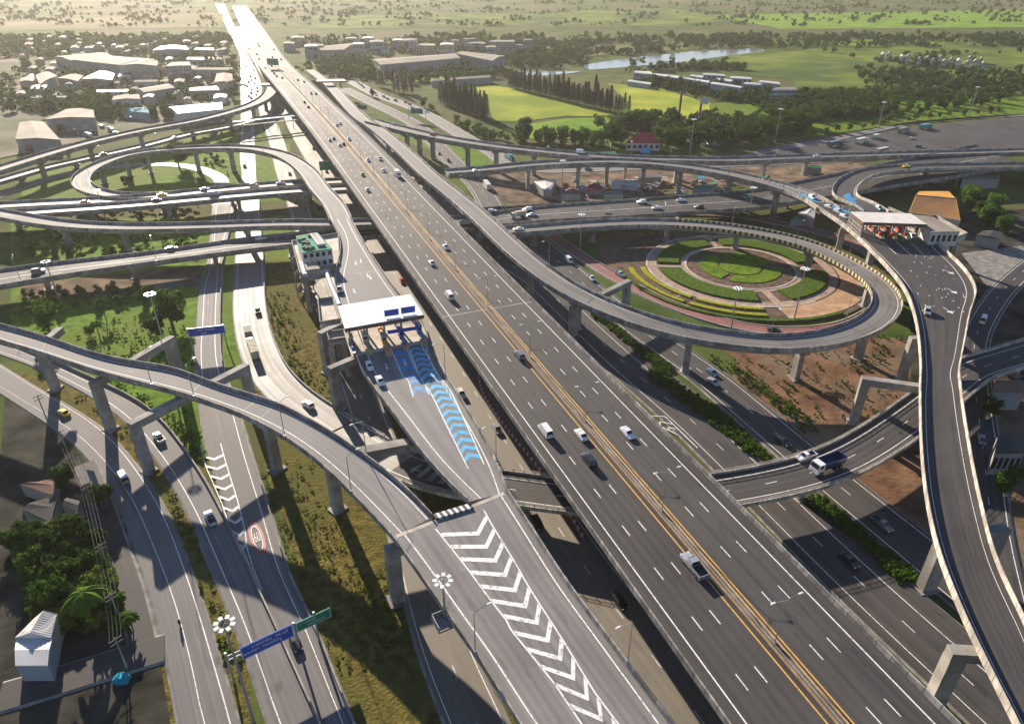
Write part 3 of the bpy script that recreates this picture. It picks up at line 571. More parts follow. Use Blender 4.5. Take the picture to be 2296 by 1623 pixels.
# gore of the two ground roads
g3l = lateral(G3, "02:1710,905 1800,1270 1880,1530; 03:1930,250 2000,470", 0); g3r = lateral(G3, "02:1500,990 1700,1320 1800,1600; 03:1880,270 1980,470", 0)
r0 = [o_ for o_ in bpy.data.objects if o_.get('label', '').startswith("straight ground road")][0]; zz = r0['dz'] + .02
_old = on
def on(path, d, o, dz=.02): return path.at(d, o, dz + (zz if path is G3 else 0))
da = G3.near(502, 1042); db = G3.near(573, 1295)
chevrons(r0, G3, (lambda d: min(g3l(d), g3r(d)) + .1), (lambda d: max(g3l(d), g3r(d)) - .1), da - 3, db, 4.4, 1.0, "chevron_marking", WHITE, flip=1, lead=1.6)
b = MB(); dd = np.arange(da - 8, db + 6, 2.0)
for fn in (g3l, g3r): b.strip(np.array([on(G3, d, fn(d) - .12) for d in dd]), np.array([on(G3, d, fn(d) + .12) for d in dd]))
o = b.build("gore_lines", WHITE, r0); o.location = -Vector(r0.location)
# painted speed roundel 60 on the ground road
ce = P3("D:577,1207")[0]; hd = G3.head(G3.near(577, 1207)); Mx = Matrix.Translation((ce[0], ce[1], zz + .05)) @ Matrix.Rotation(hd - math.pi / 2, 4, 'Z')
b = MB(); el = lambda rx, ry, n=40: [(rx * math.cos(k * 2 * math.pi / n), ry * math.sin(k * 2 * math.pi / n), 0) for k in range(n)]
def ringf(bm, r1, r2, m):
    A, B2 = el(*r1), el(*r2)
    for k in range(40): bm.poly([tuple(Mx @ Vector(q)) for q in (A[k], A[(k + 1) % 40], B2[(k + 1) % 40], B2[k])], m)
ringf(b, (1.45, 5.6), (1.05, 4.6), 0); ringf(b, (.98, 4.4), (.8, 3.8), 1)
o = b.build("speed_roundel", [REDP, WHITE], r0); o.location = -Vector(r0.location)
def text(name, s_, size, M_, m, parent, sx=1.0, thick=0.0):
    cu = bpy.data.curves.new(name, 'FONT'); cu.body = s_; cu.size = size; cu.align_x = 'CENTER'; cu.align_y = 'CENTER'; cu.extrude = thick; cu.materials.append(m)
    t_ = bpy.data.objects.new("tmp", cu); col.objects.link(t_); bpy.context.view_layer.update()
    me = bpy.data.meshes.new_from_object(t_.evaluated_get(bpy.context.evaluated_depsgraph_get())); bpy.data.objects.remove(t_); me.name = name
    o_ = obj(name, me, parent); o_.matrix_local = (Matrix.Translation(parent.location).inverted() if parent else Matrix()) @ M_ @ Matrix.Diagonal((sx, 1, 1, 1)); return o_
o = text("speed_number", "60", 4.4, Mx @ Matrix.Rotation(math.pi, 4, 'Z') @ Matrix.Translation((0, 0, .004)), WHITE, r0, sx=.3)
# lane arrows scattered on the two plazas
def arrow(bm, p, hd_, L=4.0, w_=.9, flip=False):
    c_, s_ = math.cos(hd_), math.sin(hd_); T_ = lambda x, y: (p[0] + x * c_ - y * s_, p[1] + x * s_ + y * c_, p[2])
    bm.poly([T_(-L / 2, -.12), T_(L * .1, -.12), T_(L * .1, .12), T_(-L / 2, .12)]); bm.poly([T_(L * .1, -w_ / 2), T_(L / 2, 0), T_(L * .1, w_ / 2)])
b = MB()
for q in P3("11:745,580 875,710 730,830 790,560 850,690; 12:1020,30; 11:1185,1470", 16.53): arrow(b, q, T.head(T.near(*proj(q))))
o = b.build("lane_arrows", WHITE, Troot); o.location = -Vector(Troot.location)
b = MB()
for q in P3("31:1840,660 1870,830 1835,1005", 16.53): arrow(b, q, Q.head(Q.near(*proj(q))) + .6, L=4.6, w_=2.2)
for k in range(42):
    d = random.uniform(Q.near(2010, 575), Q.near(2080, 730)); q = Q.at(d, random.uniform(-8, 7), .02); arrow(b, q, Q.head(d), L=random.uniform(.5, 1.2), w_=.5)
for a_, c_ in (("31:1250,390", "31:1370,500"), ("31:1370,390", "31:1500,510"), ("31:1500,400", "31:1620,510")):
    A, B2 = P3(a_, 16.52)[0], P3(c_, 16.52)[0]; v = np.array((.12, .05, 0)); b.poly([A - v, A + v, B2 + v, B2 - v])
o = b.build("lane_arrows", WHITE, Qroot); o.location = -Vector(Qroot.location)
# small lane gore right of the expressway
h1 = [o_ for o_ in bpy.data.objects if o_.get('label', '').startswith("three lane ground road")][0]
b = MB(); zz1 = h1['dz'] + .03
for s_ in ("22:1255,468 1370,475 1660,755", "22:1320,520 1330,560 1400,600", "22:1320,520 1400,535 1440,545", "22:1395,572 1410,600 1480,640", "22:1395,572 1470,585"):
    Pq = P3(s_, zz1); 
    for A, B2 in zip(Pq, Pq[1:]):
        v = B2 - A; n2 = np.array((-v[1], v[0], 0)) / np.linalg.norm(v) * .14; b.poly([A - n2, A + n2, B2 + n2, B2 - n2])
o = b.build("gore_lines", WHITE, h1); o.location = -Vector(h1.location)
# ------------------------------------------------------------------ round garden
GC = up(1659, 601)
LAWN = mat("lawn", (.07, .13, .012), (.15, .22, .02), spec=.03, rough=.9, scale=.4, detail=8, bump=.6, bscale=1.5)
HEDGE = mat("hedge", (.035, .075, .01), (.10, .15, .02), spec=.03, rough=.9, scale=.9, detail=8, bump=1.0, bscale=2.0)
YHEDGE = mat("yellow_hedge", (.20, .22, .015), (.38, .36, .03), spec=.03, rough=.9, scale=.9, detail=8, bump=1.0, bscale=2.0)
MULCH = mat("mulch", (.09, .06, .045), (.17, .12, .09), spec=.03, rough=.95, scale=.4, detail=8, bump=.4)
PATHM = mat("garden_path", (.28, .2, .15), (.42, .32, .25), spec=.03, rough=.9, scale=.6, detail=8)
SAND = mat("sand_bed", (.32, .19, .11), (.5, .33, .21), spec=.03, rough=.95, scale=.25, detail=8)
gard = tag(empty("round_garden", tuple(GC)), "circular garden with ring hedges inside the loop ramp", "garden")
def ring(name, r0, r1, a0, a1, z0, z1, m):
    n = max(6, int((a1 - a0) / 4)); b = MB(); an = np.radians(np.linspace(a0, a1, n + 1)); j = lambda r: np.stack([r * np.cos(an), r * np.sin(an)], 1)
    A, B2 = j(r0), j(r1); z = lambda P_, h: np.c_[P_, np.full(len(P_), h)]
    b.tube([z(A, z0), z(A, z1), z(B2, z1), z(B2, z0)], cap=(a1 - a0) < 359); return b.build(name, m, gard)
ring("flower_bed", .01, 50, 0, 360, -.1, .30, MULCH)
ring("lawn", .01, 8.1, 0, 360, 0, .6, LAWN)
for a0, a1 in ((12, 108), (122, 228), (240, 356)): ring("lawn", 8.9, 16, a0, a1, 0, .55, LAWN)
ring("kerb", 21.3, 22.0, 0, 360, 0, .5, CONCL); ring("path", 22.0, 24, 0, 360, 0, .36, PATHM)
for a0, a1 in ((-176, -94), (-72, -8), (10, 92), (104, 172)): ring("hedge", 24.4, 33, a0, a1, 0, 1.0, HEDGE)
ring("path", 33.4, 37, 0, 360, 0, .37, PATHM); ring("kerb", 37.0, 37.7, 95, 300, 0, .5, CONCL)
for a0, a1 in ((-179, -132), (-129, -94)):
    ring("flower_hedge", 38.6, 40.4, a0, a1, 0, .9, YHEDGE); ring("flower_hedge", 43.6, 45.4, a0, a1, 0, .9, YHEDGE)
ring("hedge", 47.6, 49.2, -178, -60, 0, .8, HEDGE); ring("sand_bed", 37.8, 47.4, -84, 10, 0, .42, SAND)
def spoke(a, r0, r1, w_):
    b = MB(); b.box(((r0 + r1) / 2 * math.cos(R_(a)), (r0 + r1) / 2 * math.sin(R_(a)), .26), (r1 - r0, w_, .28), R_(a)); b.build("path", PATHM, gard)
spoke(178, 22, 38, 2.2); spoke(-83, 22, 49, 3.0); spoke(98, 22, 38, 2.2)
# ------------------------------------------------------------------ fields and river
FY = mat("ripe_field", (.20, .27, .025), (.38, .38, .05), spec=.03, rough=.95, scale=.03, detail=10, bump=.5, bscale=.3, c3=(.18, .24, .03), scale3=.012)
FG = mat("green_field", (.11, .22, .02), (.2, .3, .03), spec=.03, rough=.95, scale=.03, detail=10, bump=.5, bscale=.3)
FO = mat("olive_field", (.08, .13, .015), (.19, .22, .04), spec=.03, rough=.95, scale=.02, detail=12, bump=.5, bscale=.2, c3=(.06, .10, .025), scale3=.009)
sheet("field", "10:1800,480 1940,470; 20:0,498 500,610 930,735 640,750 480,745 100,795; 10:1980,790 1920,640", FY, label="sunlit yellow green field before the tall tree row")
sheet("field", "20:60,835 480,770 900,760 930,860 700,950 150,950", FG, label="bright green paddock behind the roadside trees")
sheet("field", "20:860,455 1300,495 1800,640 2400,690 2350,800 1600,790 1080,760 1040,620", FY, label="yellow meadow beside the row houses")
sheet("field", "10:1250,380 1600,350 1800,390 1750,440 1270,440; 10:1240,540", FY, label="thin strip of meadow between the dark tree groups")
sheet("field", "20:1500,260 2230,160; 30:250,190 900,110 1700,60 2900,60 2900,480 1200,560 500,540 450,420; 20:2287,400 1900,340", FO, label="rough olive grassland in the upper right")
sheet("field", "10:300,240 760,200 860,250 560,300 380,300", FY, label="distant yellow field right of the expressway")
sheet("field", "30:-300,640 400,560 1500,600 2900,560 2900,700 1200,850 300,980 -300,950", GRASS, label="scrubby strip behind the highway apron")
FT = mat("fallow_field", (.15, .13, .06), (.28, .23, .13), spec=.03, rough=.95, scale=.01, detail=10, c3=(.12, .15, .04), scale3=.005)
for lb_, tr_, m_ in (("pale fallow field at the hazy top right of the expressway", "10:150,110 900,70 1700,80 1100,130 300,160", FT), ("fallow strip behind the river", "20:200,130 1500,90 2287,95 1600,150 900,190 650,220", FT), ("distant green field at the top right corner", "30:100,90 1300,60 1900,95 900,115", FG), ("distant olive field at the far top left", "00:-300,70 900,50 1700,60 1200,85 -200,100", FO), ("wide hazy field beyond the top of the photo's left", "D:-400,45 500,30 500,62 -400,75", FT), ("wide hazy field beyond the top at the centre", "D:640,40 1500,20 1700,55 700,66", FO), ("wide hazy field beyond the top at the right", "D:1600,35 2700,15 2700,60 1750,66", FG)): sheet("field", tr_, m_, label=lb_)
WATER = mat("river_water", (.2, .21, .18), rough=.15, spec=.8, bump=.08, bscale=.15)
sheet("river", "20:620,292 1100,222 1600,170 2240,138 2260,168 1900,212 1500,268 1100,305 700,335", WATER, label="pale reflecting river in the distance")
sheet("pond", "20:30,345 300,352 480,350 640,345 560,362 300,388 130,383", WATER, label="small bright pond behind the tree row")
def nth(k): return '%d%s' % (k, 'th' if 10 < k % 100 < 14 else {1: 'st', 2: 'nd', 3: 'rd'}.get(k % 10, 'th'))
# ------------------------------------------------------------------ toll canopies
WROOF = mat("white_roof_sheet", (.74, .73, .7), (.82, .81, .78), rough=.36, scale=.5, detail=4, spec=.6)
TROOF = mat("tan_roof", (.6, .56, .5), (.72, .68, .62), rough=.5, scale=.4)
FASCIA = mat("brown_fascia", (.10, .06, .045), (.16, .10, .08), rough=.6, scale=.5)
SIGNB = mat("sign_blue", (.01, .06, .35), (.02, .09, .45), rough=.4, scale=.6)
SIGNG = mat("sign_green", (.005, .16, .10), (.01, .24, .15), rough=.4, scale=.6)
TEXTW = mat("sign_lettering", (.7, .75, .8), rough=.4)
BOOTHO = mat("booth_orange", (.55, .2, .03), (.7, .3, .05), rough=.5, scale=1)
BOOTHB = mat("booth_blue", (.02, .12, .4), rough=.5); BOOTHR = mat("booth_red", (.5, .06, .04), rough=.5); BOOTHY = mat("booth_yellow", (.6, .42, .05), rough=.5)
GLASS = mat("dark_glass", (.012, .016, .02), rough=.08, spec=.8)
def quadlerp(q, u, v): return (q[0] * (1 - u) + q[1] * u) * (1 - v) + (q[3] * (1 - u) + q[2] * u) * v
def canopy(name, label, quad, zr, zd, roofm, ncol=5, cat="canopy"):
    q = P3(quad, zr); c_ = q.mean(0); root = tag(empty(name, (c_[0], c_[1], zd)), label, cat); o0 = -Vector(root.location)
    def put(bm, nm, mm): o_ = bm.build(nm, mm, root); o_.location = o0; return o_
    b = MB(); b.prism(q + (0, 0, .02), zr - .12, zr + .02); put(b, "roof_sheet", roofm)
    b = MB(); b.prism([p_ + (p_ - c_) * .012 for p_ in q], zr - 1.15, zr - .13); put(b, "fascia", FASCIA)
    b = MB()                                                            # standing seams
    for k in range(1, 24):
        A, B2 = quadlerp(q, k / 24, .01), quadlerp(q, k / 24, .99); n2 = (q[1] - q[0]) / np.linalg.norm(q[1] - q[0]) * .05
        b.poly([A - n2 + (0, 0, .06), A + n2 + (0, 0, .06), B2 + n2 + (0, 0, .06), B2 - n2 + (0, 0, .06)])
    put(b, "roof_seams", TROOF)
    for k in range(ncol):
        for v_ in (.18, .82):
            p_ = quadlerp(q, (k + .25) / (ncol - .5), v_); b = MB(); b.box((p_[0], p_[1], (zr - 1.1 + zd) / 2), (.5, .5, zr - 1.1 - zd)); put(b, "column", CONC)
    return root, q
def booth(label, p_, rz, mats, zd):
    t = tag(empty("toll_booth", (p_[0], p_[1], zd), rz), label, "toll booth")
    b = MB(); b.box((0, 0, .12), (16, 1.7, .24)); b.build("island", CONCL, t)
    b = MB(); b.box((0, 0, .8), (2.6, 1.3, 1.2)); b.build("cabin", mats[0], t)
    b = MB(); b.box((0, 0, 1.85), (2.5, 1.2, .9)); b.build("window", GLASS, t)
    b = MB(); b.box((0, 0, 2.45), (3.0, 1.6, .3)); b.build("roof", mats[1], t)
    for x in (-7.4, 7.4): b = MB(); b.bar((x, 0, .2), (x, 0, 1.3), .45, n=10); b.build("crash_bollard", mats[2], t)
    for x in (-4.5, 4.5): b = MB(); b.box((x, 0, .9), (1.2, .6, 1.4)); b.build("equipment_box", mats[0], t)
def sign_panel(root, name, c_, w_, h_, rz, m, tilt=0.0, frame=True):
    b = MB(); b.box((0, 0, 0), (w_, .12, h_)); o_ = b.build(name, m, root); o_.location = Vector(c_) - Vector(root.location); o_.rotation_euler = (tilt, 0, rz); return o_
cn1, q1 = canopy("toll_canopy", "large white toll canopy over the left plaza", "11:585,965 1235,858 1350,1042 650,1165", 23.5, 16.5, WROOF)
cn2, q2 = canopy("toll_canopy", "pale toll canopy on the right hand plaza", "31:960,122 1500,138 1645,235 1080,215", 23.0, 16.5, TROOF)
rz1 = math.atan2(*(q1[3] - q1[0])[:2][::-1]); rz2 = math.atan2(*(q2[3] - q2[0])[:2][::-1])
for k, (x, y, mm) in enumerate(((700, 1300, (BOOTHB, CONCL, STEEL)), (1000, 1290, (BOOTHO, CONCL, BOOTHO)), (1150, 1240, (BOOTHB, BOOTHB, BOOTHO)), (1310, 1200, (BOOTHB, BOOTHB, BOOTHO)), (830, 1280, (CONCL, TROOF, BOOTHY)))):
    p_ = P3("11:%d,%d" % (x, y), 16.6)[0]; booth(["grey blue toll booth at the plaza's outer edge under the white canopy", "orange toll booth in the middle of the left plaza", "blue toll booth between the two blue lanes", "blue and orange toll booth nearest the expressway", "pale toll booth beside the open lanes under the white canopy"][k], p_, rz1, mm, 16.5)
for k, (x, mm) in enumerate(((1170, (BOOTHR, BOOTHY, BOOTHY)), (1280, (BOOTHR, BOOTHY, BOOTHY)), (1390, (BOOTHR, BOOTHR, BOOTHY)), (1530, (CONCL, TROOF, BOOTHY)))):
    p_ = P3("31:%d,300" % x, 16.6)[0]; booth(["leftmost red toll booth under the pale canopy", "second red toll booth from the left under the pale canopy", "third red toll booth from the left under the pale canopy", "cream toll booth beside the white office on the right plaza"][k], p_, rz2, mm, 16.5)
for k, (x, y) in enumerate(((1068, 1040), (1215, 1015))):
    p_ = P3("11:%d,%d" % (x, y + 20), 23.6)[0]; t = tag(empty("lane_sign", (p_[0], p_[1], 23.55), rz1 - math.pi / 2), ["left", "right"][k] + " one of two blue boards on the white canopy roof", "sign", "blue boards on the canopy roof")
    b = MB(); b.box((0, 0, 1.3), (4.0, .15, 1.9)); b.build("panel", SIGNB, t)
    for s_ in (-1.4, 1.4): b = MB(); b.box((s_, .1, .4), (.12, .12, .9)); b.build("post", STEEL, t)
    for h_ in (1.0, 1.6): b = MB(); b.box((0, -.09, h_), (3.0, .03, .12)); b.build("lettering", TEXTW, t)
b = MB(); A, B2 = P3("11:1030,1200 1300,1160", 21.0); b.box(((A + B2) / 2), (float(np.linalg.norm(B2 - A)), .25, 1.0), math.atan2(*(B2 - A)[:2][::-1])); tag(b.build("lane_banner", SIGNB), "blue banner hanging over the toll lanes of the left plaza", "banner")
b = MB(); q = P3("11:690,1185 1340,1105 1392,1290 765,1405", 16.5); b.prism(q, 16.4, 16.512); o = b.build("concrete_pad", CONCL, Troot); o.location = -Vector(Troot.location)
# lattice screen of the right canopy
b = MB(); A, B2 = P3("31:962,125 1075,220", 22.2)
for k in range(15):
    p_ = A + (B2 - A) * k / 14; b.box((p_[0], p_[1], 19.6), (.14, .14, 5.2))
for z_ in (17.4, 18.8, 20.2, 21.6): b.bar((A[0], A[1], z_), (B2[0], B2[1], z_), .08, n=4)
o = b.build("side_screen", CONCL, cn2); o.location = -Vector(cn2.location)
# ------------------------------------------------------------------ buildings
def wmat(name, c_): return mat(name, tuple(x * .8 for x in c_), c_, rough=.85, scale=.25, detail=6)
WALLS = [wmat("wall_%s" % n_, c_) for n_, c_ in (("grey", (.30, .29, .27)), ("cream", (.5, .46, .38)), ("white", (.62, .6, .56)), ("blue_grey", (.32, .36, .4)), ("pink", (.45, .35, .3)))]
def rmat(name, c_, rough=.6): return mat(name, tuple(x * .78 for x in c_), c_, rough=.85 if rough > .5 else .55, spec=.15, scale=.12, detail=6, c3=tuple(x * .7 for x in c_), scale3=.06)
ROOFS = dict(white=rmat("roof_white", (.72, .7, .66), .35), grey=rmat("roof_grey", (.22, .215, .2)), pink=rmat("roof_pink", (.34, .27, .225)), tan=rmat("roof_tan", (.34, .295, .235)), dark=rmat("roof_dark_tin", (.10, .095, .088)), blue=rmat("roof_blue", (.02, .34, .46), .7), red=rmat("roof_red", (.42, .06, .07)), orange=rmat("roof_orange", (.58, .29, .06)), rust=rmat("roof_rust", (.3, .17, .12)), green=rmat("roof_green", (.06, .32, .18)))
def shed(label, quad, h, roof, wall, gable=1.2, base=0.0, name="warehouse", cat="warehouse", windows=0, group=None, doors=0, seams=10):
    q = P3(quad, h); c_ = q.mean(0); root = tag(empty(name, (c_[0], c_[1], base)), label, cat, group); o0 = -Vector(root.location)
    def put(bm, nm, mm, par=root): o_ = bm.build(nm, mm, par); o_.location = o0 if par is root else Vector((0, 0, 0)); return o_
    ar = sum(q[i][0] * q[(i + 1) % 4][1] - q[(i + 1) % 4][0] * q[i][1] for i in range(4))
    if ar > 0: q = q[::-1]
    iq = [c_ + (p_ - c_) * .985 for p_ in q]
    b = MB(); b.prism(iq, base - .1, h - .05); put(b, "wall", wall)
    # low gable along the longer axis
    if np.linalg.norm(q[1] - q[0]) < np.linalg.norm(q[2] - q[1]): q = np.roll(q, 1, axis=0)
    m0, m1 = (q[0] + q[3]) / 2 + (0, 0, gable), (q[1] + q[2]) / 2 + (0, 0, gable); b = MB()
    b.poly([q[0], q[1], m1, m0][::-1]); b.poly([q[3], m0, m1, q[2]][::-1]); b.poly([q[0], m0, q[3]]); b.poly([q[1], q[2], m1])
    low = q - (0, 0, .25)
    for i in range(4): b.poly([q[i], q[(i + 1) % 4], low[(i + 1) % 4], low[i]])
    ro = put(b, "roof", roof)
    if seams:
        b = MB()
        for k in range(1, seams):
            u = k / seams
            for a0, a1, e0, e1 in ((q[0], q[1], m0, m1), (q[3], q[2], m0, m1)):
                A, B2 = a0 * (1 - u) + a1 * u, e0 * (1 - u) + e1 * u; v = (a1 - a0) / np.linalg.norm(a1 - a0) * .12
                b.poly([A - v + (0, 0, .05), A + v + (0, 0, .05), B2 + v + (0, 0, .05), B2 - v + (0, 0, .05)])
        o_ = put(b, "roof_ribs", roof)
    # doors and windows on the camera-facing long wall
    fc = min(range(4), key=lambda i: (iq[i][1] + iq[(i + 1) % 4][1])); A, B2 = np.array(iq[fc]), np.array(iq[(fc + 1) % 4]); L = np.linalg.norm((B2 - A)[:2]); dr = (B2 - A) / max(L, .1); rz = math.atan2(dr[1], dr[0]); nrm = np.array((dr[1], -dr[0], 0)); nrm = nrm if nrm[1] < 0 else -nrm
    for k in range(doors):
        p_ = A + dr * L * (k + .5) / doors + nrm * .04; b = MB(); b.box((p_[0], p_[1], base + h * .28), (min(5, L / doors * .5), .12, h * .56), rz); put(b, "door", GLASS if k % 2 else WALLS[3])
    fl = windows[0] if windows else 0
    for f_ in range(fl):
        nw = windows[1]
        for k in range(nw):
            p_ = A + dr * L * (k + .5) / nw + nrm * .04; zc = base + (h - base) * (f_ + .55) / fl
            b = MB(); b.box((p_[0], p_[1], zc), (L / nw * .55, .14, (h - base) / fl * .45), rz); put(b, "window", GLASS)
    return root
SH = [("long white roofed warehouse at the very back left", "00:1070,155 1140,120 1370,118 1390,150", 10, "white", 0, 2),
 ("huge pale gabled warehouse far back at the left", "00:190,212 600,175 720,210 330,246", 12, "tan", 0, 3),
 ("wide tan warehouse roof beside the pale gabled one", "00:360,242 720,207 1100,236 760,286", 12, "pink", 0, 3),
 ("brown gabled warehouse at the far left edge", "00:20,380 140,345 220,385 60,460", 9, "pink", 1, 1),
 ("dull pink warehouse second from the left edge", "00:215,405 330,368 450,382 400,432", 8, "pink", 4, 1),
 ("grey building with a bright white roof panel at back left", "00:440,408 590,340 730,365 705,420", 9, "white", 0, 2),
 ("flat grey hall in front of the far warehouses", "00:760,290 980,240 1120,252 1110,295", 14, "grey", 0, 2),
 ("long low pinkish block next to the far left road", "00:1420,328 1450,310 1780,310 1790,332", 8, "pink", 1, 3),
 ("square pink roofed hall next to the far left road", "00:1620,440 1640,365 1780,365 1790,445", 8, "pink", 4, 1),
 ("narrow pale shed in the left industrial estate", "00:900,440 920,425 1110,420 1120,436", 6, "tan", 1, 2),
 ("row of small bright sheds left of the pale pink hall", "00:565,530 580,510 850,505 860,527", 6, "white", 2, 3),
 ("low grey and white hall above the blue roof", "00:700,602 720,565 950,550 960,592", 6, "pink", 2, 3),
 ("pale pink roofed hall with grey front wall", "00:930,500 1200,455 1270,490 990,532", 9, "pink", 0, 2),
 ("white roofed shed behind the pink hall to the right", "00:1395,515 1420,490 1640,475 1665,510", 7, "white", 0, 2),
 ("brilliant white roofed hall beside the upper left viaduct", "00:1212,662 1690,620 1695,682 1290,722", 9, "white", 2, 3),
 ("teal blue roofed shed among trees", "00:800,695 830,672 1020,664 1040,716", 6, "blue", 3, 1),
 ("grey hall with a light roof panel near the parking yard", "00:110,772 300,680 540,688 550,757", 9, "tan", 0, 2),
 ("large grey warehouse cut by the left edge", "00:-160,950 -120,800 95,795 245,955", 8, "tan", 0, 2),
 ("very long pale warehouse in the right background", "10:885,238 1620,186 1680,226 965,286", 12, "tan", 0, 6),
 ("second long pale warehouse right of the first in the background", "10:1650,186 1700,165 2080,206 1965,250", 12, "tan", 0, 4),
 ("low open shed with a pale roof behind the yellow field", "10:1420,432 1460,412 1940,378 1955,396", 6, "tan", 0, 3),
 ("small tan sheds between far trees on the left", "00:480,270 520,255 720,262 700,280", 6, "tan", 1, 1),
 ("far white factory roof at the top left", "00:1440,150 1480,135 1610,135 1620,155", 9, "white", 0, 1),
 ("far pink factory roofs at the top", "10:290,160 420,120 760,90 640,150", 10, "pink", 0, 2),
 ("white strip roof near the far left street", "00:1370,235 1400,220 1610,218 1620,240", 7, "white", 1, 2)]
for lb, qd, h, rf, wl, dr_ in SH: shed(lb, qd, h, ROOFS[rf], WALLS[wl], gable=1.0 if h < 10 else 1.6, doors=dr_)
shed("grey seven storey office block with rows of windows", "00:1180,300 1235,262 1400,258 1412,292", 15, ROOFS["grey"], WALLS[0], gable=.2, name="office_block", cat="building", windows=(5, 9), seams=0)
shed("low brown block with ribbed floors behind the far warehouse", "10:1262,112 1300,96 1450,96 1455,116", 11, ROOFS["tan"], WALLS[4], gable=.2, name="apartment_block", cat="building", windows=(4, 8), seams=0)
shed("wide grey apartment slab at the hazy top right of centre", "10:1740,95 1780,82 1900,82 1905,98", 10, ROOFS["grey"], WALLS[0], gable=.2, name="apartment_block", cat="building", windows=(3, 8), seams=0)
shed("tall grey apartment tower group at the hazy top", "10:1930,80 1970,66 2160,64 2170,82", 16, ROOFS["grey"], WALLS[0], gable=.2, name="apartment_block", cat="building", windows=(6, 12), seams=0)
for k, qd in enumerate(("20:1090,356 1105,340 1240,346 1258,371", "20:1255,372 1282,362 1500,386 1490,406", "20:1500,402 1532,394 1772,430 1762,446", "20:1770,452 1812,440 2072,480 2045,492", "20:1590,386 1612,372 1720,385 1702,401", "20:1702,373 1722,360 1890,370 1912,386", "20:1812,420 1842,404 1980,420 1962,436", "20:1942,402 1980,388 2122,396 2150,416", "20:2066,456 2100,441 2240,451 2222,466", "20:2202,437 2240,426 2390,441 2400,461", "20:1030,432 1060,420 1250,446 1240,461")):
    fr = k in (0, 1, 2, 3); shed(["leftmost front row house with pale roof by the meadow", "second front row house with pale roof by the meadow", "third front row house with pale roof by the meadow", "rightmost front row house with pale roof by the meadow", "leftmost back row house behind the front row", "second back row house behind the front row", "short row house roof right of the front row middle", "rear row house roof at the middle right", "small row house roof near the right end", "rightmost row house roof beside the grey block", "low separate shed left of the row houses"][k], qd, 4.5 if k == 10 else 9, ROOFS["white"], WALLS[3], gable=.6, name="row_house", cat="house", windows=(2, 9) if fr else (2, 5), group="white roofed row houses")
shed("grey block with a grid of windows at the end of the row houses", "30:258,512 290,488 470,484 484,510", 11, ROOFS["grey"], WALLS[3], gable=.2, name="apartment_block", cat="building", windows=(3, 9), seams=0)
vil = [(1250, 195), (1310, 190), (1420, 215), (1480, 210), (1580, 235), (1650, 225), (1700, 245), (1800, 255), (1860, 240), (1930, 250), (2010, 265), (2080, 255), (2150, 275), (2030, 225), (1560, 205), (1770, 220), (2130, 235)]
for k, (x, y) in enumerate(vil):
    w_ = random.randint(34, 52); shed("small house in the distant village at the upper right, %s from the left" % nth(1 + sorted(vil).index((x, y))), "30:%d,%d %d,%d %d,%d %d,%d" % (x - w_ // 2, y, x - w_ // 2 + 8, y - 14, x + w_ // 2, y - 14, x + w_ // 2, y), random.choice((6, 7, 8)), ROOFS[random.choice(("grey", "white", "tan", "grey"))], WALLS[random.choice((2, 3))], gable=1.5, name="house", cat="house", windows=(2, 3), group="distant village houses", seams=0)
for k, (qd, rf, hh, lb) in enumerate((("20:190,1322 400,1312 352,1400 290,1406", "white", 4, "large white market tent roof left under the rear viaduct"), ("20:890,1335 960,1312 1130,1312 1142,1348", "white", 4, "long white market shed roof under the front viaduct"), ("20:1130,1290 1170,1270 1330,1266 1342,1288", "white", 4, "white market shed roof behind the long one"), ("20:820,1440 850,1420 960,1412 1000,1440", "grey", 3.5, "small grey shed roof nearest the crossing overpass"), ("20:1620,1384 1690,1362 1840,1350 1800,1380", "green", 3, "green tarpaulin roof over a market stall in the centre"), ("30:575,1200 610,1188 700,1190 705,1212", "green", 4, "green roofed stall under the rear viaduct at right"), ("30:178,1300 200,1280 250,1290 240,1306", "green", 3, "small green roofed stall beside the front viaduct"), ("20:660,1400 690,1360 780,1350 830,1400", "red", 3, "red and purple stall roof in the market"), ("20:450,1440 480,1400 600,1395 620,1440", "rust", 3.5, "rusty market roof at the left end"), ("31:430,190 470,165 560,160 575,180", "green", 4, "green shelter roof under the right toll ramp"), ("30:1960,1310 1990,1240 2300,1230 2300,1310", "tan", 5, "pale flat roofed depot at the right edge"), ("30:1720,1265 1740,1245 1930,1238 1935,1256", "white", 5, "white shed behind the right hand curved ramp"), ("31:490,130 560,95 650,110 640,190", "white", 5, "pale shed roof left of the right toll canopy"), ("20:790,1078 810,1062 920,1060 940,1085", "green", 4, "faded green roof by the roadside trees"), ("20:1775,938 1790,926 1870,926 1872,940", "white", 5, "small white roof glinting among the roadside trees"))):
    shed(lb, qd, hh, ROOFS[rf], WALLS[(k * 2) % 5], gable=.7, name="market_shed" if hh < 5 else "shed", cat="shed", seams=6)
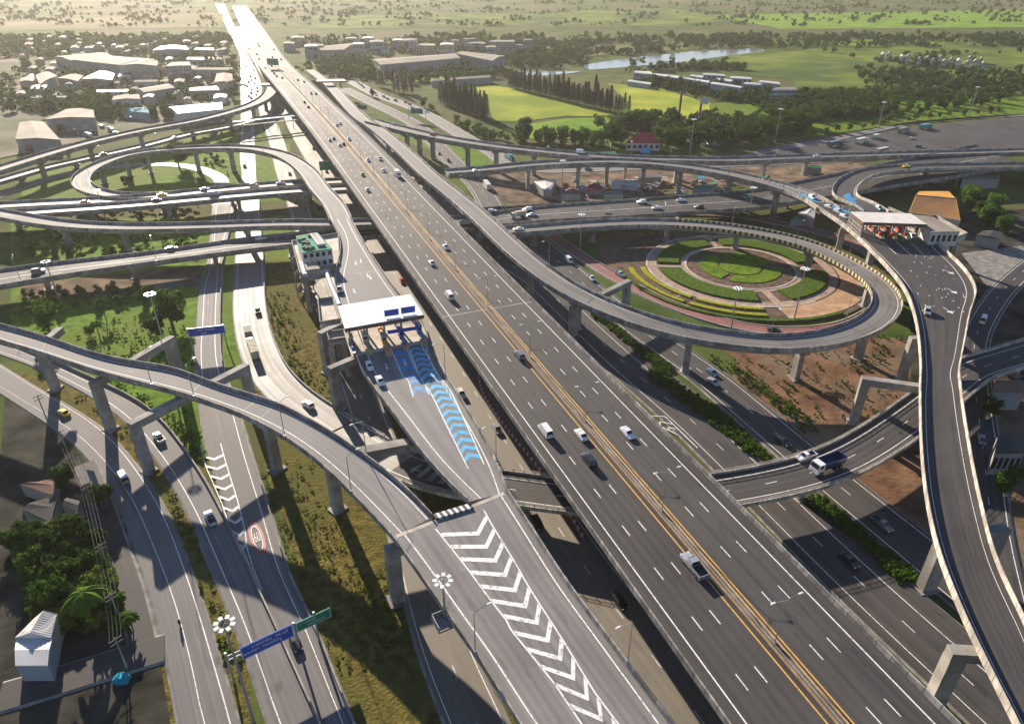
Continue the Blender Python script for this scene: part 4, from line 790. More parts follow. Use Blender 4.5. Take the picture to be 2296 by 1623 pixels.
# red hip-roof house
def hip(label, quad, h, rise, roof, wall, name="house", base=0.0, ridge=.35, windows=(1, 6)):
    r_ = shed(label, quad, h, roof, wall, gable=.02, name=name, cat="house", windows=windows, seams=0, base=base); q = P3(quad, h + .05); c_ = q.mean(0); q = c_ + (q - c_) * 1.06; o0 = -Vector(r_.location)
    if np.linalg.norm(q[1] - q[0]) < np.linalg.norm(q[2] - q[1]): q = np.roll(q, 1, axis=0)
    m0 = (q[0] + q[3]) / 2; m1 = (q[1] + q[2]) / 2; a_, b_ = m0 + (m1 - m0) * ridge * .8 + (0, 0, rise), m1 + (m0 - m1) * ridge * .8 + (0, 0, rise); b = MB()
    for f_ in ([q[0], q[1], b_, a_], [q[1], q[2], b_], [q[2], q[3], a_, b_], [q[3], q[0], a_]):
        n_ = np.cross(f_[1] - f_[0], f_[2] - f_[0]); b.poly(f_ if n_[2] > 0 else f_[::-1])
    o_ = b.build("hip_roof", roof, r_); o_.location = o0; return r_
hip("villa with a crimson hipped roof among the roadside trees", "20:1022,985 1080,950 1290,950 1330,985", 5, 5.5, ROOFS["red"], WALLS[2])
# orange temple-like hall
b = MB(); e0, e1 = P3("31:1478,128 1945,200", 6.0); rg0, rg1 = P3("31:1545,-25 1908,8", 9.0); bk0, bk1 = 2 * rg0 - e0, 2 * rg1 - e1; bk0[2] = bk1[2] = 6.0
oh = tag(empty("temple_hall", (*((e0 + e1) / 2)[:2], 0)), "hall with a big steep orange roof behind the right toll plaza", "building"); o0 = -Vector(oh.location)
b.poly([e0, e1, rg1, rg0]); b.poly([bk1, bk0, rg0, rg1]); o = b.build("roof", ROOFS["orange"], oh); o.location = o0
b = MB()
for k in range(1, 26):
    u = k / 26; A, B2 = e0 * (1 - u) + e1 * u, rg0 * (1 - u) + rg1 * u; v = (e1 - e0) / np.linalg.norm(e1 - e0) * .14; b.poly([A - v + (0, 0, .07), A + v + (0, 0, .07), B2 + v + (0, 0, .07), B2 - v + (0, 0, .07)])
o = b.build("roof_ribs", ROOFS["rust"], oh); o.location = o0
b = MB(); b.bar(rg0 + (0, 0, .1), rg1 + (0, 0, .1), .25, n=6); o = b.build("ridge", ROOFS["tan"], oh); o.location = o0
b = MB(); b.poly([e0, rg0, bk0]); b.poly([e1, bk1, rg1]); o = b.build("gable", ROOFS["tan"], oh); o.location = o0
b = MB(); b.prism([e0 * .97 + e1 * .03, e1, bk1, bk0], 0, 5.95); o = b.build("wall", WALLS[1], oh); o.location = o0
sheet("parking_yard", "00:240,850 600,800 800,900 300,985", DIRT, label="pale parking yard with trucks in the upper left")
sheet("estate_ground", "00:-400,760 -400,130 600,100 1760,90 1800,700 1200,830 300,1000 -400,1150", mat("estate_dirt", (.07, .075, .035), (.24, .2, .15), spec=.05, rough=.95, scale=.02, detail=10, lo=.4, hi=.6, c3=(.09, .11, .04), scale3=.012), label="patchy dirt and grass ground of the upper left industrial estate")
fe = 0; taken = [(x_ * 1.0, y_ * 1.0) for x_, y_ in ((1230, 135), (450, 210), (700, 245), (120, 400), (330, 400), (590, 380), (940, 265), (1600, 320), (1700, 405), (1010, 430), (710, 520), (830, 575), (1100, 490), (1530, 495), (1450, 670), (920, 700), (330, 720), (60, 870), (1300, 290))]
while fe < 74:
    x, y = random.uniform(-120, 1740), random.uniform(35, 600); w_ = random.uniform(45, 120) * (.5 + y / 700)
    if any(abs(x - a) < (110 if y > 150 else 40) + w_ / 2 and abs(y - c_) < (36 if y > 150 else 16) for a, c_ in taken): continue
    taken.append((x, y)); fe += 1; hh = w_ * .28; sk_ = random.uniform(5, 30); rf = random.choice(("tan", "pink", "white", "grey", "tan", "rust", "pink"))
    shed("%s roofed small factory in the left estate, %s from the top" % (dict(tan="tan", pink="pinkish", white="white", grey="grey", rust="rusty")[rf], "%s"), "00:%.0f,%.0f %.0f,%.0f %.0f,%.0f %.0f,%.0f" % (x - w_ / 2, y, x - w_ / 2 + sk_, y - hh, x + w_ / 2 + sk_, y - hh * 1.1, x + w_ / 2, y - hh * .1), random.choice((5, 6, 7)), ROOFS[rf], WALLS[random.randrange(5)], gable=1.0, name="small_factory", cat="factory", group="small factories in the left estate", seams=6)["_y"] = y
for k, o_ in enumerate(sorted([o_ for o_ in bpy.data.objects if "_y" in o_.keys()], key=lambda o_: o_["_y"])): o_["label"] = o_["label"].replace("%s", nth(k + 1))
for k in range(26):
    x, y = 160 + k * 86 + random.uniform(-30, 30), random.uniform(45, 135); w_ = random.uniform(50, 130); rf = random.choice(("tan", "pink", "grey", "white", "rust")); hh = random.uniform(6, 16)
    if any(abs(x - a) < 130 and abs(y - c_) < 30 for a, c_ in ((550, 120), (1360, 105), (1820, 90), (2050, 72))): continue
    shed("hazy %s roofed building at the top behind the warehouses" % dict(tan="tan", pink="pinkish", white="white", grey="grey", rust="rusty")[rf], "10:%.0f,%.0f %.0f,%.0f %.0f,%.0f %.0f,%.0f" % (x - w_ / 2, y, x - w_ / 2 + 8, y - w_ * .14, x + w_ / 2 + 8, y - w_ * .15, x + w_ / 2, y - 1), hh, ROOFS[rf], WALLS[random.randrange(5)], gable=.6, name="far_building", cat="building", group="hazy buildings at the top", seams=0, windows=(2, 5))
# toll offices
of2 = shed("white flat roofed toll office beside the right hand canopy", "31:1520,150 1705,170 1942,302 1690,306", 21.5, ROOFS["tan"], WALLS[2], gable=.15, base=16.0, name="toll_office", cat="office", windows=(1, 5), seams=0)
def platform(label, quad, z, px, name="platform", th=1.6):
    q = P3(quad, z); c_ = q.mean(0); root = tag(empty(name, (c_[0], c_[1], 0)), label, "platform"); o0 = -Vector(root.location)
    b = MB(); b.prism(q, z - th, z); o_ = b.build("slab", CONCL, root); o_.location = o0
    b = MB()
    for i in range(4):
        A, B2 = q[i], q[(i + 1) % 4]; L = float(np.linalg.norm(B2 - A)); b.box(((A + B2) / 2 + (0, 0, .5)), (L, .25, 1.0), math.atan2(*(B2 - A)[:2][::-1]))
    o_ = b.build("parapet", CONC, root); o_.location = o0
    for u in (.12, .88):
        for v_ in (.15, .85):
            p_ = quadlerp(q, u, v_); b = MB(); b.box((p_[0], p_[1], (z - th) / 2), (1.6, 1.6, z - th)); o_ = b.build("column", CONC, root); o_.location = o0
    return root
platform("concrete platform carrying the right toll office", "31:1500,200 1720,170 2000,330 1720,440", 15.9, 0)
platform("concrete platform carrying the green roofed toll office", "11:175,400 590,330 600,600 250,690", 16.3, 0)
of1 = shed("white toll office with a green flat roof and vents", "11:208,338 410,312 535,452 262,492", 22.5, ROOFS["green"], WALLS[2], gable=.15, base=16.3, name="toll_office", cat="office", windows=(2, 5), seams=0)
q = P3("11:208,338 410,312 535,452 262,492", 22.9); o0 = -Vector(of1.location)
for k in range(16):
    p_ = quadlerp(q, random.uniform(.1, .6), random.uniform(.1, .9)); b = MB(); b.box((p_[0], p_[1], 23.0), (random.uniform(.6, 1.6), random.uniform(.5, 1.1), .7), random.uniform(0, 1)); o = b.build("roof_vent", [ROOFS["tan"], ROOFS["green"]][k % 2], of1); o.location = o0
for k in range(3):
    A, B2 = quadlerp(q, .66 + k * .09, .05), quadlerp(q, .66 + k * .09, .75); b = MB(); b.box((A + B2) / 2 + (0, 0, .2), (float(np.linalg.norm(B2 - A)), 1.0, .7), math.atan2(*(B2 - A)[:2][::-1])); o = b.build("roof_duct", WALLS[2], of1); o.location = o0
shed("small open shelter with a tan roof beside the left toll office", "11:285,590 395,575 425,630 305,645", 20, ROOFS["tan"], WALLS[0], gable=.1, base=16.3, name="shelter", cat="shelter", seams=0)
platform("lower concrete deck with a tan top left of the toll canopy", "11:410,925 540,905 595,1100 430,1130", 14.0, 0)
platform("second lower concrete deck below the toll canopy", "11:490,1215 640,1195 665,1265 510,1290", 13.0, 0, th=1.2)
# large pipe running along the toll ramp
b = MB(); PP = P3("11:265,590,18 290,690,18 480,660,18 530,800,17.8 600,960,17.6", 18)
for A, B2 in zip(PP, PP[1:]): b.bar(A, B2, .75, n=10)
o = b.build("pipe", mat("pipe_metal", (.42, .44, .46), rough=.4, metal=.3), None, smooth_=True); tag(o, "fat grey pipe bending along the left toll plaza", "pipe")
# stairs tower below the office
b = MB(); A = P3("11:300,850", 0)[0]
for k in range(5):
    b.box((A[0] + (k % 2) * 2.2, A[1], 1.6 + k * 2.9), (5, 6, .3)); b.box((A[0] - 2.3 + (k % 2) * 5, A[1], 2.4 + k * 2.9), (.15, 6, 1.1))
for x, y in ((-2.3, -2.8), (2.3, -2.8), (-2.3, 2.8), (2.3, 2.8)): b.box((A[0] + x, A[1] + y, 7.5), (.35, .35, 15))
tag(b.build("stair_tower", CONC), "open concrete stair tower below the green roofed office", "stairs")
# lower-left yard buildings
shed("white gabled house roof in the bottom left corner", "03:-160,1010 20,830 215,800 160,1010", 5, ROOFS["white"], WALLS[1], gable=1.4, name="house", cat="house", windows=(1, 3))
shed("grey corrugated roof wing of the bottom left house", "03:-160,1260 -150,1020 175,1010 130,1260", 4.6, ROOFS["white"], WALLS[3], gable=.5, name="house", cat="house")
for k, (qd, rf, lb) in enumerate((("02:-120,1080 30,1060 210,1020 180,1180", "rust", "brown sloping shack roof near the left edge"), ("02:-100,1300 30,1230 230,1180 160,1420", "dark", "dark grey shack roof below the brown one"), ("02:40,1500 90,1420 280,1380 270,1600", "dark", "low grey tin roof beside the green scrub"), ("02:260,1270 300,1200 420,1230 400,1330", "dark", "small tin roof next to the utility poles"))):
    shed(lb, qd, 3.6 + .3 * k, ROOFS[rf], WALLS[0], gable=.4, name="shack", cat="shack", seams=8)
b = MB(); b.prism(P3("02:480,950 540,960 640,1200 600,1240", 3.2), 2.9, 3.2); q = P3("02:480,950 540,960 640,1200 600,1240", 3)
for p_ in q: b.bar((p_[0], p_[1], 0), (p_[0], p_[1], 2.9), .1)
tag(b.build("awning", ROOFS["grey"]), "narrow grey awning beside the left ground road", "awning")
shed("low grey shed in the shaded yard right of the toll ramp", "31:2090,330 2150,290 2330,310 2300,370", 5, ROOFS["dark"], WALLS[0], gable=.6, name="shed", cat="shed")
shed("brown roofed depot beside the shaded back street", "32:2230,250 2260,150 2500,150 2520,260", 6, ROOFS["rust"], WALLS[0], gable=.8, name="shed", cat="shed")
shed("dark grey roofed building at the right edge by the back street", "32:2260,800 2280,640 2500,640 2520,800", 7, ROOFS["dark"], WALLS[0], gable=.8, name="shed", cat="shed", windows=(1, 5))
# teal footbridge
b = MB(); A, B2 = P3("D:524,281 674,266", 7.0); L = float(np.linalg.norm(B2 - A)); rz = math.atan2(*(B2 - A)[:2][::-1]); TEAL = mat("teal_roof", (.03, .36, .36), (.06, .5, .48), rough=.35, scale=.5)
fb = tag(empty("footbridge", tuple((A + B2) / 2 * (1, 1, 0)), rz), "teal roofed pedestrian bridge over the far left streets", "footbridge")
b.box((0, 0, 6.2), (L, 3, .5)); b.build("deck", CONC, fb); b = MB(); b.box((0, 0, 9.2), (L, 3.6, .25)); b.build("roof", TEAL, fb)
for k in range(9): b = MB(); b.box((-L / 2 + L * k / 8, 0, 4.5), (.4, .4, 9.2)); b.build("post", STEEL, fb)
# distant toll gates
for lb, qd, zr in (("distant toll gate left of the expressway", "00:2035,465 2040,452 2190,448 2195,462", 9), ("distant toll gate right of the expressway", "10:392,435 400,418 640,412 660,430", 14)):
    r_, q = canopy("toll_canopy", lb, qd, zr, 3 if zr < 12 else 8, TROOF, ncol=6)
# ------------------------------------------------------------------ overhead signs
def gantry(name, label, px, z, w_, h_, rz, m, legs, lines, name_txt=None):
    p_ = P3(px, z)[0]; root = tag(empty(name, (p_[0], p_[1], 0), rz), label, "sign")
    b = MB(); b.box((0, 0, z), (w_, .2, h_)); pn = b.build("panel", m, root)
    b = MB()
    for s_ in (-1, 1):
        b.box((0, -.115, z + s_ * (h_ / 2 - .12)), (w_ - .2, .02, .08)); b.box((s_ * (w_ / 2 - .12), -.115, z), (.08, .02, h_ - .2))
    b.build("border", TEXTW, pn)
    for (s_, yy, sz, xx) in lines:
        t_ = text("lettering", s_, sz, Matrix.Translation((xx, -.14, z + yy)) @ Matrix.Rotation(math.pi / 2, 4, 'X'), TEXTW, None); t_.parent = pn; t_.matrix_parent_inverse = Matrix(); t_.matrix_local = Matrix.Translation((xx, -.14, z + yy)) @ Matrix.Rotation(math.pi / 2, 4, 'X')
    for x in legs: b = MB(); b.bar((x, .4, 0), (x, .4, z + h_ / 2), .22, n=8); b.build("post", STEEL, root)
    b = MB(); xa, xb = min(list(legs) + [-w_ / 2]), max(list(legs) + [w_ / 2])
    for dz in (-.5, .5): b.bar((xa, .4, z + dz), (xb, .4, z + dz), .12, n=6)
    for k in range(int((xb - xa) / 1.2)): b.bar((xa + k * 1.2, .4, z - .5), (xa + (k + 1) * 1.2, .4, z + .5), .06, n=4)
    b.build("truss", STEEL, root); return root
A, B2 = P3("D:546,1463 655,1412", 6.5); rzs = math.atan2(*(B2 - A)[:2][::-1])
gantry("direction_sign", "long blue overhead direction sign in the foreground", "D:600,1438", 6.5, float(np.linalg.norm(B2 - A)) + .6, 3.0, rzs, SIGNB, (-6.8, 8.6), [("บางปะอิน  สระบุรี", .65, .95, .5), ("กรุงเทพฯ  ดอนเมือง", -.35, .85, -1.2), ("9", -.9, .7, 2.2)])
A, B2 = P3("D:664,1407 742,1370", 6.5)
gantry("direction_sign", "green overhead direction sign beside the long blue one", "D:703,1389", 6.6, float(np.linalg.norm(B2 - A)), 2.3, rzs, SIGNG, (-3.4,), [("ทางเข้า", .45, .7, -.4), ("เก็บค่าผ่านทาง", -.35, .55, .4)])
A, B2 = P3("D:422,742 505,733", 6.5); gantry("direction_sign", "blue overhead sign across the straight ground road at left", "D:463,742", 6.5, float(np.linalg.norm(B2 - A)), 2.9, math.atan2(*(B2 - A)[:2][::-1]), SIGNB, (-5.4, 5.0), [("รังสิต  นครนายก", .5, .8, 0), ("บางพูน", -.6, .7, -1)])
A, B2 = P3("10:420,1185 580,1175", 6.5); gantry("direction_sign", "green overhead sign left of the expressway in the distance", "10:500,1185", 7.5, float(np.linalg.norm(B2 - A)), 5.0, math.atan2(*(B2 - A)[:2][::-1]), SIGNG, (-4,), [])
gantry("direction_sign", "tiny green sign over the far expressway", "00:2140,260", 21, 12, 6, -.3, SIGNG, (-6, 6), [])
gantry("direction_sign", "grey green gantry sign over the far right carriageways", "10:1290,700", 7.5, 10, 4, -.3, SIGNG, (-7, 7), [])
gantry("direction_sign", "small green sign by the far right toll gate", "10:800,665", 7.5, 9, 3.5, -.3, SIGNG, (-4,), [])
# ------------------------------------------------------------------ lamps
def lamp_proto(h, arms, reach=2.2):
    root = empty("street_lamp"); b = MB(); b.bar((0, 0, 0), (0, 0, h), .11, n=6, r2=.06); b.box((0, 0, .25), (.4, .4, .5)); b.build("pole", STEEL, root)
    for s_ in arms:
        b = MB(); b.bar((0, 0, h - .05), (0, s_ * reach, h + .5), .05, n=5); b.build("arm", STEEL, root)
        b = MB(); b.box((0, s_ * (reach + .4), h + .52), (.34, .95, .16), taper=.7); b.build("lamp_head", LAMPM, root)
    return root
pd, ps = lamp_proto(10, (-1, 1)), lamp_proto(9, (1,)); LU = {id(pd): False, id(ps): False}
def put_lamp(proto, p_, rz, label, group):
    o_ = proto if not LU[id(proto)] else copy_tree(proto); LU[id(proto)] = True
    o_.location = p_; o_.rotation_euler = (0, 0, rz); tag(o_, label, "street lamp", group)
d0 = M.near(1717, 1415); k = 0
for d in np.arange(d0 - 33 * 1, min(M.d[-1] - 20, d0 + 33 * 20), 33.0):
    if d > 3: k += 1; put_lamp(pd, M.at(d, 0, .28), M.head(d), "double armed street lamp on the expressway median, %s from the bottom" % nth(k), "median lamps on the expressway")
def row(path, side, d0_, per, n_, label, group, off_=.1):
    for k in range(n_):
        d = d0_ + per * k
        if 2 < d < path.d[-1] - 2:
            wd = float(np.interp(d, path.d, path.wl)) - off_; put_lamp(ps, path.at(d, -wd if side == 'L' else wd, .6), path.head(d) + (math.pi if side == 'L' else 0), label if n_ == 1 else label + ", %s along its row" % nth(k + 1), group)
row(S, 'L', S.near(1200, 615), 30, 10, "single armed street lamp on the loop ramp", "lamps along the loop ramp")
row(S, 'L', S.near(1200, 615) - 210, 30, 7, "single armed street lamp on the ramp beside the expressway", "lamps along the ramp beside the expressway")
row(Rr, 'R', Rr.near(650, 1000), 27, 4, "slim street lamp on the near side of the foreground ramp", "lamps on the foreground ramp")
row(Rr, 'R', Rr.near(365, 865), 14, 2, "slim street lamp on the left part of the foreground ramp", "lamps on the foreground ramp's left part")
row(Rr, 'L', Rr.near(820, 1000), 26, 2, "slim street lamp on the inner side of the foreground ramp", "lamps on the foreground ramp's inner side")
row(X, 'L', X.near(1384, 1455), 30, 1, "street lamp on the right edge of the merged ramp", None); row(X, 'R', X.near(1135, 1500), 30, 1, "street lamp on the left edge of the merged ramp near the bottom", None)
row(T, 'L', T.near(985, 815), 38, 3, "street lamp on the expressway side of the left toll plaza", "lamps by the left toll plaza")
row(N2, 'R', 20, 34, 6, "street lamp on the front curved viaduct", "lamps on the front viaduct")
row(N1, 'R', 30, 40, 7, "street lamp on the rear viaduct", "lamps on the rear viaduct"); row(C1, 'R', 20, 46, 8, "street lamp on the wide crossing overpass", "lamps on the crossing overpass")
row(TL, 'R', 60, 36, 5, "street lamp on the upper left loop ramp", "lamps on the upper left loop"); row(U1, 'R', 40, 40, 8, "street lamp on the long upper left viaduct", "lamps on the upper left viaduct")
row(H3, 'L', 20, 40, 6, "street lamp beside the far right carriageways", "lamps by the far carriageways")
def mast(px, h, label, base=0.0, ptop=None):
    p_ = P3(px, base)[0]; root = tag(empty("high_mast_light", tuple(p_)), label, "light mast")
    b = MB(); b.bar((0, 0, 0), (0, 0, h), .3, n=10, r2=.13); b.build("mast", STEEL, root)
    b = MB(); n_ = 20
    for k in range(n_):
        a0, a1 = 2 * math.pi * k / n_, 2 * math.pi * (k + 1) / n_; b.bar((.9 * math.cos(a0), .9 * math.sin(a0), h), (.9 * math.cos(a1), .9 * math.sin(a1), h), .07, n=4)
    for k in range(4): b.bar((0, 0, h + .05), (.9 * math.cos(k * math.pi / 2), .9 * math.sin(k * math.pi / 2), h + .05), .05, n=4)
    b.build("ring", STEEL, root)
    for k in range(8):
        a_ = 2 * math.pi * k / 8; b = MB(); b.box((1.25 * math.cos(a_), 1.25 * math.sin(a_), h - .1), (.75, .6, .32), a_); b.build("floodlight", LAMPM, root)
mast("01:1222,1490", 24, "tall light mast beside the dark tree left of the ramp")
mast("01:250,960", 17, "light mast at the left edge before the overpass"); mast("21:608,482", 16.5, "light mast on the verge left of the round garden")
mast("31:458,1085", 19, "light mast at the lower right rim of the round garden"); mast("21:1955,1195", 16, "light mast at the near rim of the round garden")
mast("20:442,1530", 22, "light mast at the left end of the market"); mast("31:50,180", 15, "light mast behind the loop ramp near the overpass"); mast("20:1590,1095", 22, "light mast before the roadside trees at centre right")
mast("30:2020,750", 22, "light mast by the far right side road"); mast("30:1200,880", 20, "light mast beside the highway apron"); mast("30:285,985", 22, "light mast at the edge of the tree belt")
mast("01:660,230", 16, "light mast between the left flyovers and the single lane ramp")
p_ = P3("D:503,1398", 24)[0]; q_ = proj((p_[0], p_[1], 0)); mast("D:%.1f,%.1f" % q_, 24, "light mast seen from above beside the blue sign")
pf = P3("13:1530,870", 15.5)[0]; b = MB(); b.box((0, 0, -.2), (3.2, 3.0, .4)); b.box((-1.5, 0, .5), (.15, 3.0, 1.0)); b.box((0, -1.4, .5), (3.2, .15, 1.0))
o = b.build("lamp_bracket", CONC, Xroot); o.location = Vector(pf) - Vector(Xroot.location); o.rotation_euler = (0, 0, X.head(X.near(1000, 1390)))
mast("13:1545,830", 8.5, "short floodlight mast on a bracket of the merged ramp", base=15.6)
# utility poles in the lower left
UPO = P3("02:130,520; 02:330,850; 02:560,1330; 03:700,450 800,900 850,1300"); hgt = 8.5
for k, p_ in enumerate(UPO):
    t = tag(empty("utility_pole", tuple(p_), .9), "concrete utility pole with crossarms in the lower left yard, %s from the top" % nth(k + 1), "utility pole", "utility poles by the left ground road")
    b = MB(); b.bar((0, 0, 0), (0, 0, hgt), .17, n=6, r2=.12); b.build("pole", CONC, t)
    for h_ in (hgt - .4, hgt - 1.3): b = MB(); b.box((0, 0, h_), (2.2, .12, .14)); b.build("crossarm", CONCD, t)
for s_ in (-1, -.35, .35, 1):
    b = MB(); dx = np.array((math.cos(.9), math.sin(.9), 0)) * s_
    for A, B2 in zip(UPO, UPO[1:]):
        pts = [A * (1 - u) + B2 * u + dx + (0, 0, hgt - .3 - 3.2 * u * (1 - u)) for u in np.linspace(0, 1, 7)]
        for a_, c_ in zip(pts, pts[1:]): b.bar(a_, c_, .02, n=3)
    tag(b.build("power_line", DSTEEL), "power line strung between the utility poles at lower left", "cable", "power lines of the lower left poles")
# billboards / pylons in the meadow
for lb, px, h in (("dark bare billboard post in the meadow", "20:1490,775", 21), ("dark billboard post with a white panel in the meadow", "20:1665,845", 22)):
    p_ = P3(px)[0]; t = tag(empty("billboard_post", tuple(p_)), lb, "billboard"); b = MB(); b.box((0, 0, h / 2), (1.5, 1.5, h)); b.build("post", DSTEEL, t)
    if "white" in lb: b = MB(); b.box((2.2, -1, h - 3.2), (5, .4, 5)); b.build("panel", WALLS[2], t)
# striped barrier under the expressway's left edge
Bp = center("11:1120,560 1500,1075 1900,1540; 12:1800,110 2260,810; 22:300,1000; 23:650,150", .6)
tag(empty("dummy"), None); bpy.data.objects.remove(bpy.data.objects["dummy"])
b = MB(); b.tube([Bp.off('L', 0, 0), Bp.off('L', .1, 1.1), Bp.off('R', .1, 1.1), Bp.off('R', 0, 0)]); tag(b.build("road_barrier", stripe_mat("red_white_barrier_paint", (.28, .03, .05), (.5, .42, .42), 2.2)), "red and white striped barrier under the expressway edge", "barrier")
# flexible posts of the right toll lane
b = MB()
for k, u in enumerate(np.linspace(0, 1, 16)):
    p_ = P3("30:180,1310,15.2", 15.2)[0] * (1 - u) + P3("31:950,115", 16.5)[0] * u; o_ = None
    bb = MB(); bb.bar((0, 0, 0), (0, 0, 1.0), .22, n=6); bb.box((0, 0, .1), (.6, .6, .2)); o_ = bb.build("lane_post", WHITE); o_.location = p_; tag(o_, "white marker post before the right toll canopy, %s from the left" % nth(k + 1), "post", "white posts of the right toll lane")
A_ = resample(P3("30:500,1440,15.6 700,1530,16.2; 31:820,80,16.5 960,150,16.5"), 2); v = np.array((.7, .9, 0)); b = MB(); b.strip(A_ + (0, 0, .05), A_ + v * 1.6 + (0, 0, .05)); o = b.build("blue_lane", BLUEP, Qroot); o.location = -Vector(Qroot.location)
A_ = resample(P3("30:900,1450,15.2 970,1530,16; 31:1080,100,16.5"), 2); B_ = resample(P3("30:950,1430,15.2 1030,1530,16; 31:1130,100,16.5"), 2); b = MB(); nn = min(len(A_), len(B_)); b.strip(A_[:nn] + (0, 0, .08), B_[:nn] + (0, 0, .08)); o = b.build("blue_lane", BLUED, Qroot); o.location = -Vector(Qroot.location)
# ------------------------------------------------------------------ vegetation
def leaf_mat(name, ca, cb, trans=.35):
    m = bpy.data.materials.new(name); m.use_nodes = True; n = m.node_tree.nodes; l = m.node_tree.links; b = n["Principled BSDF"]; b.inputs["Roughness"].default_value = .75; b.inputs["Specular IOR Level"].default_value = .04
    oi = n.new("ShaderNodeObjectInfo"); g = n.new("ShaderNodeNewGeometry"); t = n.new("ShaderNodeTexNoise"); t.inputs["Scale"].default_value = .7; t.inputs["Detail"].default_value = 4; l.new(g.outputs["Position"], t.inputs[0])
    ad = n.new("ShaderNodeMath"); ad.operation = 'MULTIPLY_ADD'; ad.inputs[1].default_value = .45; l.new(oi.outputs["Random"], ad.inputs[0]); l.new(t.outputs[0], ad.inputs[2])
    r = n.new("ShaderNodeValToRGB"); r.color_ramp.elements[0].position = .35; r.color_ramp.elements[1].position = 1.0; r.color_ramp.elements[0].color = (*ca, 1); r.color_ramp.elements[1].color = (*cb, 1); l.new(ad.outputs[0], r.inputs[0]); l.new(r.outputs[0], b.inputs["Base Color"])
    tr_ = n.new("ShaderNodeBsdfTranslucent"); l.new(r.outputs[0], tr_.inputs[0]); mx = n.new("ShaderNodeMixShader"); mx.inputs[0].default_value = trans; l.new(b.outputs[0], mx.inputs[1]); l.new(tr_.outputs[0], mx.inputs[2]); l.new(mx.outputs[0], n["Material Output"].inputs[0]); return m
LEAFD = leaf_mat("dark_leaves", (.016, .045, .008), (.055, .11, .014)); LEAFM = leaf_mat("mid_leaves", (.028, .078, .008), (.10, .18, .018)); LEAFC = leaf_mat("conifer_needles", (.014, .03, .016), (.035, .06, .025), .15); LEAFY = leaf_mat("light_leaves", (.07, .12, .015), (.2, .23, .03)); BARK = mat("bark", (.07, .05, .035), (.14, .11, .08), rough=.95, scale=1.5)
def leaves(bm, c_, r, n_, size, flat=.8):
    for _ in range(n_):
        d = rng.normal(size=3); d /= np.linalg.norm(d); rr = rng.random() ** .45
        p_ = np.array(c_) + d * np.array(r) * rr; a = rng.normal(size=3) * .6 + d * .8 + (0, 0, .5); a /= np.linalg.norm(a); u = np.cross(a, rng.normal(size=3)); u /= np.linalg.norm(u); v_ = np.cross(a, u); s_ = size * rng.uniform(.6, 1.35)
        bm.poly([p_ - u * s_, p_ - v_ * s_ * flat * .6, p_ + u * s_, p_ + v_ * s_ * flat * .6])
def broadleaf(h, w_, n_, lm, size=.55, nb=9):
    b = MB(); r = w_ / 2; cz = h * .54
    for k in range(nb):
        a = rng.uniform(0, 2 * math.pi); q = rng.uniform(.15, .62) * r; zc = cz + rng.uniform(-.3, .32) * h; rr = r * rng.uniform(.38, .58)
        leaves(b, (q * math.cos(a), q * math.sin(a), zc), (rr, rr, rr * .75), n_ // nb, size)
    cm = b.mesh("crown"); cm.materials.append(lm)
    b = MB(); b.bar((0, 0, -.2), (.1, .1, h * .45), w_ * .035 + .08, n=7, r2=w_ * .02 + .04)
    for k in range(4):
        a = k * 1.6 + rng.uniform(0, .8); b.bar((.08, .08, h * rng.uniform(.3, .45)), (r * .5 * math.cos(a), r * .5 * math.sin(a), h * rng.uniform(.6, .75)), w_ * .016 + .03, n=5, r2=.03)
    tm = b.mesh("trunk"); tm.materials.append(BARK); return tm, cm
def conifer(h, w_, n_):
    b = MB()
    for k in range(n_):
        u = rng.random() ** .8; z_ = h * (.12 + .88 * u); rad = w_ / 2 * (1.05 - u) ** .75 * rng.uniform(.3, 1.05); a = rng.uniform(0, 2 * math.pi); p_ = np.array((rad * math.cos(a), rad * math.sin(a), z_)); o_ = np.array((math.cos(a), math.sin(a), rng.uniform(.1, .9))); o_ /= np.linalg.norm(o_); sd = np.cross(o_, (0, 0, 1)); s_ = rng.uniform(.5, 1.0)
        b.poly([p_ - sd * s_ * .35, p_ + o_ * s_, p_ + sd * s_ * .35, p_ - o_ * s_ * .5])
    cm = b.mesh("crown"); cm.materials.append(LEAFC); b = MB(); b.bar((0, 0, -.2), (0, 0, h * .92), .22, n=6, r2=.04); tm = b.mesh("trunk"); tm.materials.append(BARK); return tm, cm
def palm(h, n_=16):
    b = MB()
    for k in range(n_):
        a = 2 * math.pi * k / n_ + rng.uniform(-.15, .15); up_ = rng.uniform(.2, 1.0); L = rng.uniform(2.2, 3.2); pts = []
        for u in np.linspace(0, 1, 7): pts.append(np.array((L * u * math.cos(a), L * u * math.sin(a), h + up_ * 1.6 * u - 2.3 * u * u)))
        sd = np.array((-math.sin(a), math.cos(a), 0))
        for i in range(6):
            w0 = .55 * math.sin(math.pi * (i + .6) / 7.2) + .05; w1 = .55 * math.sin(math.pi * (i + 1.6) / 7.2) + .05
            for s_ in (-1, 1): b.poly([pts[i], pts[i + 1], pts[i + 1] + sd * s_ * w1 - (0, 0, w1 * .6), pts[i] + sd * s_ * w0 - (0, 0, w0 * .6)])
    cm = b.mesh("crown"); cm.materials.append(LEAFM); b = MB(); b.bar((0, 0, -.2), (.2, 0, h), .2, n=7, r2=.13); tm = b.mesh("trunk"); tm.materials.append(BARK); return tm, cm
BL = [broadleaf(9, 8, 1300, LEAFD), broadleaf(8, 9, 1300, LEAFM), broadleaf(11, 8.5, 1400, LEAFD), broadleaf(7, 6.5, 1000, LEAFM)]
BY = [broadleaf(7, 7, 1000, LEAFY), broadleaf(6, 5, 800, LEAFY)]
CF = [conifer(17, 6.0, 1000), conifer(15, 5.2, 900), conifer(19, 6.4, 1100)]
